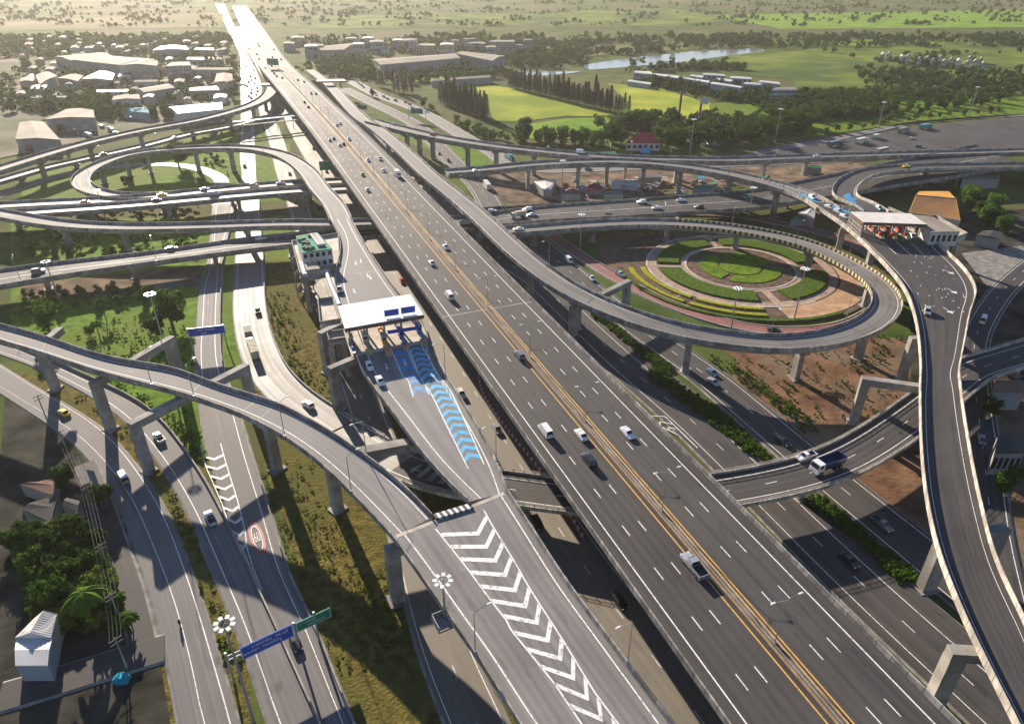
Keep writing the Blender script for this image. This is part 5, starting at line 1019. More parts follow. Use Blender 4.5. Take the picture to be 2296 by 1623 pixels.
PL = [palm(6.5), palm(4.5, 14)]
SB = [broadleaf(2.2, 2.8, 260, LEAFM, .3, 5), broadleaf(1.8, 2.4, 240, LEAFY, .28, 5), broadleaf(2.6, 3.0, 280, LEAFD, .32, 5)]
def tree(kind, p_, s_, name, label, group, cat="tree"):
    tm, cm = kind; r_ = empty(name, (p_[0], p_[1], .15), random.uniform(0, 6.28)); sc = s_ * random.uniform(.9, 1.1); r_.scale = (sc, sc, sc * random.uniform(.9, 1.12)); obj("trunk", tm, r_); obj("crown", cm, r_); return tag(r_, label, cat, group)
_CL = {}
def clear(p_, roads, m_=1.5):
    k_ = id(roads)
    if k_ not in _CL: _CL[k_] = (np.vstack([r_.C[:, :2] for r_ in roads]), np.concatenate([np.maximum(r_.wl, r_.wr) for r_ in roads]), roads) if roads else None
    if _CL[k_] is None: return True
    d_ = _CL[k_][0] - np.asarray(p_[:2]); return not bool(np.any(d_[:, 0] ** 2 + d_[:, 1] ** 2 < (_CL[k_][1] + m_) ** 2))
GR = [G34, G4B, G3, G2, G1, G5, F1, ULOOP, H1, H2, H3, FR, K1, K2]
def nth(k): return '%d%s' % (k, 'th' if 10 < k % 100 < 14 else {1: 'st', 2: 'nd', 3: 'rd'}.get(k % 10, 'th'))
def line_trees(trs, per, kinds, s_, name, label, group, jit=2.0, rows=1, gap=5.0, srange=(.85, 1.2)):
    L = resample(P3(trs), per); kk = 0
    for r_ in range(rows):
        kk = 0
        for p_ in L:
            q = p_ + (random.uniform(-jit, jit), random.uniform(-jit, jit) + r_ * gap, 0)
            if clear(q, GR): kk += 1; tree(random.choice(kinds), q, s_ * random.uniform(*srange), name, label + ", %s from left%s" % (nth(kk), "" if rows == 1 else ", %s row" % (("front", "back") if rows == 2 else ("front", "middle", "back"))[r_]), group)
line_trees("20:-20,495 300,568 600,645 890,712", 3.7, CF, 1.0, "conifer_tree", "tall dark conifer in the dense row above the yellow field", "conifers of the row above the yellow field", 1.6, 2, 5, (.6, 1.2))
line_trees("20:925,722 1040,705", 3.5, CF, .85, "conifer_tree", "dark conifer in the short group at the end of the long row", "conifers at the end of the long row", 1, 1)
line_trees("10:1500,640 1700,705 1910,790", 3.4, CF, 1.1, "conifer_tree", "tall dark conifer in the clump left of the yellow field", "conifers left of the yellow field", 1.8, 2, 9, (.55, 1.15))
line_trees("10:1090,540 1240,552", 4.0, CF, .95, "conifer_tree", "dark conifer in the small clump near the far warehouse", "conifers near the far warehouse", 1.5, 2, 7)
line_trees("10:935,480 995,486", 4.5, CF, .9, "conifer_tree", "dark conifer in the leftmost small clump", "conifers of the leftmost clump", 1, 1)
line_trees("20:60,1000 400,1010 700,1020 950,1010", 6, BL, 1.2, "roadside_tree", "leafy dark tree left of the red roofed villa", "trees left of the red roofed villa", 3, 2, 11)
line_trees("20:930,880 1150,850 1300,900", 7.5, BL, 1.1, "roadside_tree", "leafy dark tree behind the red roofed villa", "trees behind the red roofed villa", 3, 2, 9)
line_trees("20:1350,1040 1600,1030 1800,1010 2000,1000 2287,985; 30:200,960 600,900", 6.5, BL, 1.25, "roadside_tree", "leafy tree in the belt right of the red roofed villa", "trees right of the red roofed villa", 4, 3, 13)
line_trees("30:350,800 700,760 1100,740 1500,700 2300,640", 10, BL, .95, "roadside_tree", "leafy tree in the belt behind the highway apron", "trees behind the highway apron", 5, 2, 16)
line_trees("30:500,930 900,880 1300,810 1700,760 2300,720", 12, BY + BL[3:], .7, "roadside_tree", "small light green tree beside the far side road", "small trees by the far side road", 3, 1)
line_trees("10:1330,690 1650,860 1950,960 2250,1000", 8, BL[1:] + BY, .75, "roadside_tree", "bushy tree on the bank of the far right carriageway", "trees on the far carriageway bank", 3, 2, 9)
line_trees("10:700,510 800,560 900,590", 8, BL, .7, "roadside_tree", "bushy tree by the far right toll gate", "trees by the far toll gate", 3, 1)
line_trees("00:640,760 900,770 1150,760 1280,790", 7, BL, .9, "estate_tree", "leafy tree around the teal blue roof", "trees around the teal blue roof", 4, 2, 14)
line_trees("00:250,590 450,620 580,690", 8, BL, .95, "estate_tree", "dark leafy tree left in the industrial estate", "trees left in the industrial estate", 4, 2, 12)
line_trees("00:840,400 1120,400 1500,420", 10, BL, .9, "estate_tree", "leafy tree below the grey office block", "trees below the office block", 5, 1)
line_trees("00:1780,560 1790,400 1790,250", 12, BL, .8, "estate_tree", "leafy street tree along the far left street", "street trees along the far left street", 3, 1)
for k, (x, s_, i_) in enumerate((("00:1310,1210", 1.5, 2), ("00:860,1380", .8, 0), ("00:1510,1370", .7, 0), ("00:330,1110", .8, 1), ("00:1000,1180", .6, 0))):
    tree(BL[i_], P3(x)[0], s_, "lawn_tree", ["large dark tree inside the upper left loop", "dark tree in the middle of the upper left lawn", "small dark tree at the right of the upper left lawn", "tree beside the long upper left viaduct", "small tree at the top of the upper left lawn"][k], None)
for k, (x, s_, kd) in enumerate((("01:150,1200", 1.25, BL[1]), ("01:1250,1150", 1.35, BL[2]), ("01:1110,1250", .85, BL[0]), ("01:990,960", .7, BL[3]), ("01:600,1260", 1.0, PL[0]), ("01:660,1100", .9, PL[0]), ("01:520,1240", .7, BY[1]))):
    tree(kd, P3(x)[0], s_, "verge_tree", ["round leafy tree at the left edge below the overpass", "big dark tree left of the straight ground road", "smaller dark tree in front of the big one", "small tree in the shade of the overpass", "bushy palm on the green slope at left", "second palm behind the bushy one", "pale shrub-like tree beside the palms"][k], None, "tree")
line_trees("31:1990,40 2150,120 2280,300", 8, BL, 1.0, "roadside_tree", "dark tree beside the orange roofed hall", "trees beside the orange roofed hall", 4, 2, 12)
# lower left jungle
SLG = [SL, G1]; QJ = P3("03:-200,180 640,150 900,920 200,960"); JX = [quadlerp(QJ, random.random(), random.random()) for _ in range(80)]
J = P3("03:60,420 200,500 330,380 480,470 600,420 120,650 280,700 420,620 560,600 680,560 90,760 330,820 520,760 650,700 200,300 420,250 560,250 700,640 760,760; 02:330,1130 640,1300")
for k, p_ in enumerate(list(J) + [p_ for p_ in JX if clear(p_, SLG, 1.5)]): tree(random.choice(BL + BY + BY), p_, random.uniform(.5, .8), "garden_tree", "dense green tree in the thicket at the lower left", "thicket at the lower left")
for k, x in enumerate(("03:560,900", "03:300,640", "03:900,950", "03:150,560")): tree(PL[k % 2], P3(x)[0], [1.25, .9, .7, .8][k], "palm", ["spreading palm in front of the lower left thicket", "palm in the middle of the lower left thicket", "small palm beside the left ground road", "palm at the upper left of the thicket"][k], None)
# planted median between the right hand ground roads
RIV = [P3("20:560,300 1100,215 1600,160 2270,128 2290,185 1900,250 1500,310 1100,345 650,365"), P3("20:20,335 640,335 640,420 20,420"), P3("20:-100,480 930,735 100,860 -200,700"), P3("20:840,440 1800,600 2400,680 2350,790 1040,760"), P3("20:1500,260 2230,160; 30:250,190 900,180 1100,500 400,520; 20:2100,330")]
def inpoly(p_):
    for q in RIV:
        ins = False; n_ = len(q)
        for i in range(n_):
            a, c_ = q[i], q[i - 1]
            if (a[1] > p_[1]) != (c_[1] > p_[1]) and p_[0] < (c_[0] - a[0]) * (p_[1] - a[1]) / (c_[1] - a[1]) + a[0]: ins = not ins
        if ins and random.random() < .94: return True
    return False
def scatter_mass(name, label, areas, protos, n_, smin, smax, roads=GR):
    V = []; F_ = []; b0 = 0; src = [(np.array([v.co[:] for v in cm.vertices]), np.array([p_.vertices[:] for p_ in cm.polygons])) for tm, cm in protos]; mats = protos[0][1].materials[0]
    for (kind, data, cnt) in areas:
        for _ in range(cnt):
            if kind == 'line': L, wd = data; p_ = L[random.randrange(len(L))] + (random.uniform(-wd, wd), random.uniform(-wd, wd), 0)
            else:
                tri = data; a, c_ = random.random(), random.random(); q = tri; p_ = quadlerp(q, a, c_)
            if not clear(p_, roads, .5) or (name == "far_woods" and inpoly(p_)): continue
            for _k in range(random.choice((1, 3, 6, 9)) if name == "far_woods" else 1):
                if _k: p2 = p_ + (random.gauss(0, 16), random.gauss(0, 7), 0)
                else: p2 = p_
                if _k and (not clear(p2, roads, .5) or inpoly(p2)): continue
                v_, f_ = random.choice(src); s_ = random.uniform(smin, smax) * (random.uniform(.35, 1) if _k else 1); an = random.uniform(0, 6.28); ca, sa = math.cos(an) * s_, math.sin(an) * s_
                V.append(np.stack([v_[:, 0] * ca - v_[:, 1] * sa + p2[0], v_[:, 0] * sa + v_[:, 1] * ca + p2[1], v_[:, 2] * s_ + .1], 1)); F_.append(f_ + b0); b0 += len(v_)
    me = bpy.data.meshes.new(name); me.from_pydata(np.vstack(V).tolist(), [], np.vstack(F_).tolist()); me.materials.append(mats); return tag(obj(name, me), label, kind="stuff")
mini = [broadleaf(1.0, 1.5, 40, LEAFM, .3, 3), broadleaf(.8, 1.3, 36, LEAFM, .28, 3)]
miniY = [broadleaf(.7, 1.3, 30, LEAFY, .25, 3)]
farT = [broadleaf(8, 8, 60, LEAFD, 1.5, 5), broadleaf(6, 9, 60, LEAFD, 1.5, 5), broadleaf(9, 7, 60, LEAFD, 1.5, 5), broadleaf(4, 9, 50, LEAFD, 1.3, 5)]
med = resample(P3("21:780,1050 900,1130 1100,1300 1350,1530; 22:1300,120 1600,330 1900,560 2200,820"), 1.5); med2 = resample(P3("32:650,1230 800,1350 980,1490; 33:1150,200 1450,480"), 1.5)
H2L = [H2]
scatter_mass("median_shrubs", "low shrubs planted along the median right of the expressway", [('line', (med, 2.6), 900), ('line', (med2, 2.4), 320)], mini, 0, .8, 1.6, roads=H2L)
b = MB(); mp_ = resample(P3("21:740,1060 1100,1340 1330,1560; 22:1230,60 1600,370 2200,880"), 3)
arc = lambda r, a0, a1: np.array([GC + (r * math.cos(R_(a)), r * math.sin(R_(a)), .8) for a in np.arange(a0, a1, 1.5)])
scatter_mass("hedge_leaves", "leafy tops of the ring hedges in the round garden", [('line', (arc(r, a0, a1), .9), int((a1 - a0) * 1.6)) for r in (26, 28.5, 31) for a0, a1 in ((-174, -96), (-70, -10), (12, 90), (106, 170))], mini, 0, .5, .9, roads=[])
scatter_mass("verge_plants", "weeds and low plants on the verges", [('line', (resample(P3("02:700,180 1000,420 1350,830; 02:1250,450 1500,900"), 2), 3), 260), ('line', (resample(P3("02:450,300 700,560 900,800 1000,1000 1250,1350; 03:1450,300 1600,800 1800,1300"), 2), 2.2), 190), ('line', (resample(P3("01:700,1200 900,1300 1300,1350"), 2), 12), 170), ('line', (resample(P3("21:1750,1480 2000,1560; 32:200,250 600,600; 22:2100,120"), 2), 2.5), 200), ('line', (resample(P3("01:2150,900 2200,1300; 12:330,200 500,450"), 2), 5), 160)], mini + miniY, 0, .5, 1.2)
scatter_mass("ramp_bushes", "bushes and scrub under the left hand flyovers", [("q", P3("01:-100,330 1450,300 1450,520 -100,560"), 130), ("q", P3("01:-100,60 1500,40 1500,180 -100,230"), 70), ("q", P3("01:-100,880 900,800 1400,900 -100,1080"), 60), ("q", P3("00:1500,900 1800,880 1800,1350 1550,1350"), 40)], mini + SB, 0, .8, 1.7)
scatter_mass("soil_weeds", "weeds scattered on the soil below the big loop", [("q", P3("21:1650,1420; 31:1300,1300; 32:1450,500 400,500"), 170), ("q", P3("31:1150,1200 1450,1250; 32:1200,60; 31:900,1560"), 40)], mini, 0, .4, 1.1)
scatter_mass("undergrowth", "dense undergrowth beneath the lower left thicket", [("q", P3("03:-150,250 640,180 930,950 100,950"), 900)], mini + SB[:1], 0, .7, 1.5, roads=SLG)
line_trees("32:2090,60 2140,500 2250,1100", 14, BL, .8, "roadside_tree", "dark tree beside the shaded back street", "trees by the back street", 3, 1)
scatter_mass("dry_weeds", "dry yellow weeds on the ground below the ramps", [('line', (resample(P3("12:50,1000 150,1300; 13:350,300 500,700 700,1100"), 2), 7), 480), ('line', (resample(P3("13:900,500 1050,900 1150,1150"), 2), 5), 260), ('line', (resample(P3("11:50,900 150,1300; 12:350,200"), 2), 6), 200)], miniY, 0, .3, .8)
Z = lambda s_: P3(s_)
far_areas = [('q', Z("00:-300,140 1780,60 1780,300 -300,330"), 120), ('q', Z("00:-300,40 1750,30 1760,110 -300,140"), 170), ('q', Z("00:-300,330 1780,280 1790,620 -300,640"), 60), ('q', Z("00:-200,560 600,560 700,760 -200,720"), 60), ('q', Z("10:150,60 2400,30 2400,180 800,190"), 150), ('q', Z("10:420,270 900,250 950,420 600,420"), 60), ('q', Z("10:1000,300 2000,290 2100,400 1100,470"), 70), ('q', Z("20:0,70 700,90 600,300 0,320"), 110), ('q', Z("20:500,40 2287,30 2287,130 800,210"), 110), ('q', Z("30:0,30 2500,20 2500,120 0,150"), 130), ('q', Z("20:700,300 1500,270 2287,330 1050,350"), 90), ('q', Z("30:500,150 2500,120 2500,420 500,420"), 40), ('q', Z("30:1200,380 2500,330 2900,640 1200,600"), 90), ('q', Z("30:-200,560 1200,560 1200,760 -100,850"), 150), ('q', Z("20:1250,460 2200,520 2200,600 1300,490"), 60), ('q', Z("20:900,760 2300,790 2300,930 1000,850"), 60), ('q', Z("D:-300,60 2600,60 2900,-15 -600,-15"), 800)]
WLR = [M]
scatter_mass("far_woods", "scattered trees and woods reaching to the hazy horizon", far_areas, farT, 0, .8, 1.5, roads=GR + [M, U1])
# ------------------------------------------------------------------ vehicles
def paint(n_, c_, metal=.0): return mat("car_paint_" + n_, c_, rough=.3, spec=.5, metal=metal, coat=.6)
PC = dict(white=paint("white", (.72, .72, .7)), silver=paint("silver", (.42, .43, .44), .4), grey=paint("grey", (.16, .17, .18), .3), black=paint("black", (.012, .013, .015)), red=paint("red", (.5, .02, .03)), yellow=paint("yellow", (.75, .5, .02)), teal=paint("teal", (.02, .3, .28)), navy=paint("navy", (.015, .03, .10)), blue=paint("blue", (.12, .2, .33), .3), cream=paint("cream", (.6, .55, .42)), green=paint("green", (.35, .5, .08)))
TYRE = mat("tyre", (.012, .012, .012), rough=.9); RIM = mat("rim", (.45, .45, .46), rough=.35, metal=.8); HEADL = mat("headlight", (.75, .75, .72), rough=.15, spec=.8); TAILL = mat("taillight", (.35, .01, .01), rough=.25); DARKT = mat("dark_trim", (.02, .02, .022), rough=.6); CARGO = mat("cargo_tarp", (.3, .26, .2), (.5, .44, .36), rough=.9, scale=.8)
def hull(bm, secs, m=0):
    """secs: (x, y_half_bottom, y_half_top, z0, z1) -> lofted shell"""
    R2 = [[(x, -yb, z0), (x, -yb * 1.02, z0 + (z1 - z0) * .45), (x, -yt, z1), (x, yt, z1), (x, yb * 1.02, z0 + (z1 - z0) * .45), (x, yb, z0)] for x, yb, yt, z0, z1 in secs]
    for a, c_ in zip(R2, R2[1:]):
        for i in range(6): j = (i + 1) % 6; bm.poly([a[i], a[j], c_[j], c_[i]], m)
    bm.poly(R2[0][::-1], m); bm.poly(R2[-1], m)
def wheels(root, xs, y, r, w_=.24):
    b = MB(); b.bar((0, -w_ / 2, 0), (0, w_ / 2, 0), r, n=14); tm = b.mesh("tyre"); tm.materials.append(TYRE); b = MB(); b.bar((0, -w_ / 2 - .01, 0), (0, w_ / 2 + .01, 0), r * .58, n=10); rm = b.mesh("rim"); rm.materials.append(RIM)
    for x in xs:
        for s_ in (-1, 1): o_ = obj("wheel", tm, root); o_.location = (x, s_ * y, r); obj("rim", rm, o_)
def lights(root, xf, xr, y, zf, zr):
    for s_ in (-1, 1):
        b = MB(); b.box((xf, s_ * y, zf), (.22, .36, .16)); b.build("headlight", HEADL, root); b = MB(); b.box((xr, s_ * y, zr), (.12, .26, .26)); b.build("taillight", TAILL, root)
def glass(root, name, pts): b = MB(); b.poly(pts); b.build(name, GLASS, root)
def cabin(root, x0, x1, x2, x3, yb, yt, zb, zt, body):
    """greenhouse: windscreen x3->x2 (front), roof x2..x1, rear x1->x0; returns body shell + glass panes"""
    hull(body, [(x0, yb, yb * .98, zb - .05, zb + .01), (x1, yb, yt, zb - .05, zt), (x2, yb, yt, zb - .05, zt), (x3, yb, yb * .98, zb - .05, zb + .01)])
    e = .02; L = lambda a, c_, t: a + (c_ - a) * t
    def pane(nm, xa, xb):
        glass(root, nm, [(L(xa, xb, .1) + (e if xb < xa else -e), -L(yb, yt, .1) * .9, L(zb, zt, .12) + e), (L(xa, xb, .1) + (e if xb < xa else -e), L(yb, yt, .1) * .9, L(zb, zt, .12) + e), (L(xa, xb, .92), yt * .86, L(zb, zt, .9) + e + .03), (L(xa, xb, .92), -yt * .86, L(zb, zt, .9) + e + .03)])
    pane("windscreen", x3, x2); pane("rear_window", x0, x1)
    for s_ in (-1, 1):
        y0, y1 = s_ * (L(yb, yt, .35) + .035), s_ * (L(yb, yt, .9) + .03)
        glass(root, "side_window", [(L(x0, x1, .55), y0, L(zb, zt, .2)), (L(x3, x2, .55), y0, L(zb, zt, .2)), (x2 - .05, y1, L(zb, zt, .88)), (x1 + .05, y1, L(zb, zt, .88))][::s_])
def mk_sedan(root, s_=1.0):
    b = MB(); hull(b, [(-2.28, .72, .66, .38, .72), (-2.2, .85, .76, .28, .96), (-1.5, .88, .8, .25, 1.0), (0, .89, .82, .25, .98), (1.3, .88, .8, .25, .92), (2.05, .84, .7, .28, .78), (2.28, .7, .6, .36, .62)]); cabin(root, -1.75, -1.0, .35, 1.15, .78, .6, .95, 1.44, b); b.build("body", None, root); wheels(root, (-1.35, 1.4), .76, .33); lights(root, 2.12, -2.26, .58, .66, .8)
def mk_suv(root):
    b = MB(); hull(b, [(-2.3, .78, .74, .45, .9), (-2.22, .9, .84, .35, 1.1), (0, .92, .86, .32, 1.12), (1.3, .92, .84, .32, 1.06), (2.1, .88, .76, .36, .95), (2.32, .76, .66, .45, .75)]); cabin(root, -2.25, -1.85, .35, 1.1, .84, .68, 1.08, 1.74, b); b.build("body", None, root); wheels(root, (-1.4, 1.45), .8, .38); lights(root, 2.18, -2.28, .62, .82, 1.05)
def mk_pickup(root):
    b = MB(); hull(b, [(-.3, .9, .84, .4, 1.08), (.9, .92, .86, .4, 1.08), (1.5, .92, .82, .4, 1.03), (2.4, .88, .76, .42, .95), (2.62, .76, .66, .5, .78)]); b.box((-1.45, 0, .6), (2.4, 1.78, .4))
    for s_ in (-1, 1): b.box((-1.45, s_ * .86, .95), (2.4, .1, .42))
    b.box((-2.6, 0, .9), (.1, 1.8, .5)); cabin(root, -.45, -.3, .65, 1.4, .82, .64, 1.05, 1.72, b); b.build("body", None, root); b = MB(); b.box((-1.45, 0, .83), (2.2, 1.6, .06)); b.build("cargo_bed", DARKT, root); wheels(root, (-1.6, 1.6), .8, .38); lights(root, 2.48, -2.63, .62, .84, .95)
def mk_van(root):
    b = MB(); hull(b, [(-2.6, .84, .78, .4, 1.2), (-2.55, .9, .82, .32, 1.25), (1.6, .92, .84, .32, 1.2), (2.35, .88, .72, .36, 1.0), (2.55, .78, .66, .45, .8)]); cabin(root, -2.6, -2.48, 1.2, 2.05, .86, .74, 1.15, 2.18, b); b.build("body", None, root); wheels(root, (-1.6, 1.55), .8, .36); lights(root, 2.42, -2.62, .66, .85, 1.1)
def mk_truck(root, box=True, L=7.5):
    b = MB(); hull(b, [(L / 2 - 1.8, 1.1, 1.05, .6, 2.6), (L / 2 - .5, 1.1, 1.05, .6, 2.6), (L / 2 - .1, 1.08, 1.0, .6, 1.7), (L / 2, 1.05, .98, .6, 1.3)]); b.build("cab", None, root)
    glass(root, "windscreen", [(L / 2 - .05, -.95, 1.75), (L / 2 - .05, .95, 1.75), (L / 2 - .42, .92, 2.5), (L / 2 - .42, -.92, 2.5)])
    for s_ in (-1, 1): glass(root, "side_window", [(L / 2 - 1.4, s_ * 1.11, 1.7), (L / 2 - .5, s_ * 1.11, 1.7), (L / 2 - .6, s_ * 1.09, 2.35), (L / 2 - 1.4, s_ * 1.09, 2.35)][::s_])
    b = MB(); b.box((-.3, 0, .75), (L - .8, .9, .3)); b.build("chassis", DARKT, root)
    return b
def mk_boxtruck(root):
    mk_truck(root); b = MB(); b.box((-1.05, 0, 1.95), (5.2, 2.3, 2.1)); b.build("cargo_box", CARGO, root); wheels(root, (-2.4, -1.4, 2.6), 1.0, .48, .3); lights(root, 3.72, -3.7, .8, .9, .9)
def mk_dump(root):
    mk_truck(root); b = MB(); x0, x1, y, z0, z1 = -3.7, 1.75, 1.2, 1.05, 2.5
    o_ = [(x0, -y, z1), (x1, -y, z1), (x1, y, z1), (x0, y, z1)]; lo_ = [(x0 + .2, -y * .9, z0), (x1, -y * .9, z0), (x1, y * .9, z0), (x0 + .2, y * .9, z0)]
    for i in range(4): b.poly([lo_[i], lo_[(i + 1) % 4], o_[(i + 1) % 4], o_[i]])
    ii = [(x0 + .1, -y + .1, z1), (x1 - .1, -y + .1, z1), (x1 - .1, y - .1, z1), (x0 + .1, y - .1, z1)]; il = [(x0 + .3, -y * .85, z0 + .2), (x1 - .1, -y * .85, z0 + .2), (x1 - .1, y * .85, z0 + .2), (x0 + .3, y * .85, z0 + .2)]
    for i in range(4): b.poly([ii[i], ii[(i + 1) % 4], il[(i + 1) % 4], il[i]]); b.poly([o_[i], o_[(i + 1) % 4], ii[(i + 1) % 4], ii[i]])
    b.poly(il); b.poly(lo_[::-1]); b.build("tipper", PC["navy"], root); wheels(root, (-2.5, -1.4, 2.6), 1.0, .5, .32); lights(root, 3.72, -3.7, .8, .9, .9)
def mk_lorry(root):
    mk_truck(root, L=13); b = MB(); b.box((-1.6, 0, 2.2), (9.6, 2.4, 2.6)); b.build("trailer", CARGO, root); wheels(root, (-5.2, -4.0, 2.2, 5.2), 1.0, .5, .32)
def mk_bus(root):
    b = MB(); hull(b, [(-5.2, 1.15, 1.05, .5, 3.0), (-5.1, 1.22, 1.15, .4, 3.2), (4.9, 1.22, 1.15, .4, 3.2), (5.2, 1.15, 1.0, .5, 2.6)]); b.build("body", None, root)
    for s_ in (-1, 1):
        for k in range(6): glass(root, "side_window", [(-4.7 + k * 1.55, s_ * 1.25, 1.7), (-3.4 + k * 1.55, s_ * 1.25, 1.7), (-3.4 + k * 1.55, s_ * 1.21, 2.6), (-4.7 + k * 1.55, s_ * 1.21, 2.6)][::s_])
    glass(root, "windscreen", [(5.22, -1.0, 1.3), (5.22, 1.0, 1.3), (5.1, .95, 2.6), (5.1, -.95, 2.6)]); wheels(root, (-3.2, 3.2), 1.05, .5, .32)
KINDS = dict(sedan=mk_sedan, suv=mk_suv, pickup=mk_pickup, van=mk_van, boxtruck=mk_boxtruck, dump=mk_dump, lorry=mk_lorry, bus=mk_bus); PROTO = {}
NAMES = dict(sedan="car", suv="car", pickup="pickup_truck", van="van", boxtruck="truck", dump="dump_truck", lorry="lorry", bus="bus"); CATS = dict(sedan="car", suv="car", pickup="pickup", van="van", boxtruck="truck", dump="truck", lorry="truck", bus="bus")
DZ = {}
for o_ in bpy.data.objects:
    if 'dz' in o_.keys(): DZ[o_['label']] = o_['dz']
for pth, key in ((G34, "sun-bleached"), (G4B, "bright sunlit"), (G3, "straight ground"), (G2, "ground road curving"), (G1, "wide ground"), (F1, "tan frontage"), (G5, "shaded ground"), (H1, "three lane"), (H2, "ground road beyond"), (H3, "far carriageway"), (K1, "red surfaced lane along the near"), (FR, "pale side")):
    pth.dz = [v_ for k_, v_ in DZ.items() if k_.startswith(key)][0]
def vehicle(kind, colour, px, path, dirn, label, group=None, z=None, yaw=0.0):
    if kind not in PROTO:
        r_ = empty(NAMES[kind]); KINDS[kind](r_); PROTO[kind] = (r_, [False])
    pr, used = PROTO[kind]; r_ = pr if not used[0] else copy_tree(pr); used[0] = True
    zc = z
    if zc is None:
        zc = 0.0
        for _ in range(3):
            t0 = tr(px, zc)[0]; w0 = up(t0[0], t0[1], zc); i = int(np.argmin(np.linalg.norm(path.C[:, :2] - w0[:2], axis=1))); zc = path.C[i, 2] + getattr(path, 'dz', 0) + .01
            if getattr(path, 'dz', 0) and path.C[i, 2] > 1: zc = path.C[i, 2] + .01
    t0 = tr(px, zc)[0]; w0 = up(t0[0], t0[1], zc); i = int(np.argmin(np.linalg.norm(path.C[:, :2] - w0[:2], axis=1)))
    r_.location = w0; r_.rotation_euler = (0, 0, math.atan2(path.t[i, 1], path.t[i, 0]) + (0 if dirn > 0 else math.pi) + yaw)
    for ch in r_.children:
        if ch.name.split('.')[0] in ("body", "cab"):
            if not ch.material_slots: ch.data.materials.append(PC["white"])
            ch.material_slots[0].link = 'OBJECT'; ch.material_slots[0].material = PC[colour]
        elif ch.name.split('.')[0] in ("trailer", "cargo_box"): ch.material_slots[0].link = 'OBJECT'; ch.material_slots[0].material = {'white': WALLS[2], 'teal': PC['teal'], 'navy': PC['grey'], 'grey': WALLS[0]}.get(colour, CARGO)
    return tag(r_, label, CATS[kind], group)
V = vehicle
# expressway: path direction runs from the camera into the distance
V("pickup", "silver", "23:1625,395", M, 1, "silver pickup with a dark bed by the yellow median line, nearest on the expressway")
V("van", "white", "22:300,625", M, 1, "white passenger van at the left edge line of the expressway"); V("sedan", "white", "22:620,655", M, 1, "white sedan right of the white van on the expressway")
V("suv", "black", "22:690,885", M, 1, "dark car behind the white sedan on the expressway"); V("sedan", "white", "22:1035,640", M, -1, "white sedan alone right of the median on the expressway")
V("suv", "grey", "21:70,1420", M, 1, "dark grey car close to the median above the white van"); V("van", "white", "11:1580,890", M, 1, "white van on the expressway level with the toll canopy"); V("sedan", "white", "11:1425,590", M, 1, "white car left of the median above the toll canopy"); V("sedan", "white", "11:1550,450", M, -1, "white car right of the median above the toll canopy")
for k, (kd, c_, x, y, dn, lb) in enumerate((("sedan", "white", 850, 1410, 1, "white car on the left lanes level with the green sign"), ("sedan", "green", 805, 1272, 1, "lime and white taxi left of the median"), ("sedan", "white", 995, 1240, -1, "white car right of the median below the white truck"), ("boxtruck", "white", 1120, 1285, -1, "white truck at the right edge of the expressway"), ("pickup", "white", 962, 1135, -1, "white pickup right of the median, second behind the truck"), ("sedan", "white", 855, 1145, -1, "white car beside the white pickup near the median"), ("sedan", "white", 602, 1010, 1, "white car leading the far pair on the left lanes"), ("sedan", "black", 636, 1000, 1, "black car beside the white one in the far pair"), ("sedan", "white", 512, 965, 1, "white car at the left edge in the far group"), ("sedan", "grey", 547, 950, 1, "grey car behind the far left white car"), ("sedan", "white", 685, 955, -1, "white car right of the median in the far group"), ("sedan", "white", 577, 832, -1, "left of two white cars coming on the far right lanes"), ("sedan", "white", 606, 818, -1, "right of two white cars coming on the far right lanes"), ("sedan", "black", 322, 668, 1, "dark car on the far left lanes"), ("sedan", "black", 286, 624, 1, "second dark car farther up the left lanes"), ("sedan", "grey", 346, 549, -1, "grey car far away on the right lanes"), ("sedan", "black", 388, 550, -1, "black car far away near the right parapet"))):
    V(kd, c_, "10:%d,%d" % (x, y), M, dn, lb)
V("sedan", "white", "12:870,40", T, 1, "white car behind another just below the toll plaza"); V("sedan", "white", "12:965,175", T, 1, "white car in front, leaving the left toll plaza"); V("pickup", "silver", "11:600,830", T, 1, "silver pickup beside the pipe above the toll canopy")
V("suv", "white", "12:1690,290", F1, 1, "white roofed car on the tan frontage road"); V("sedan", "silver", "12:2010,600", F1, 1, "pale car in the shade of the expressway on the frontage road"); V("sedan", "red", "11:1160,755", F1, 1, "red car in the shade under the expressway edge")
V("sedan", "black", "23:960,700", F1, 1, "dark car in deep shade at the bottom of the frontage road"); V("suv", "black", "23:230,10", F1, 1, "black car at the shadow edge right of the merged ramp")
V("pickup", "black", "01:2010,1020", G4B, -1, "black pickup uppermost on the bright curving road"); V("boxtruck", "grey", "01:1925,1225", G4B, -1, "dark truck ahead of the lorry on the bright road"); V("lorry", "red", "01:1970,1380", G4B, -1, "long lorry with pale cargo on the bright road"); V("suv", "white", "12:320,385", G4B, -1, "white car on the bright road just before the ramp")
V("sedan", "black", "13:210,1070", G3, 1, "dark car in shadow under the green sign"); V("pickup", "white", "02:1130,680", G2, -1, "white pickup with dark bed beside the concrete portal"); V("pickup", "white", "02:1590,1400", G2, -1, "white pickup next to the painted chevrons"); V("sedan", "yellow", "02:280,455", G1, -1, "yellow taxi at the far left"); V("van", "silver", "02:810,1040", G1, -1, "silver van at the shadow edge on the left road")
V("pickup", "white", "32:560,850", G4B, -1, "white pickup beside the dump truck on the flyover"); V("dump", "white", "32:745,945", G4B, -1, "dump truck with white cab and dark blue tipper on the flyover")
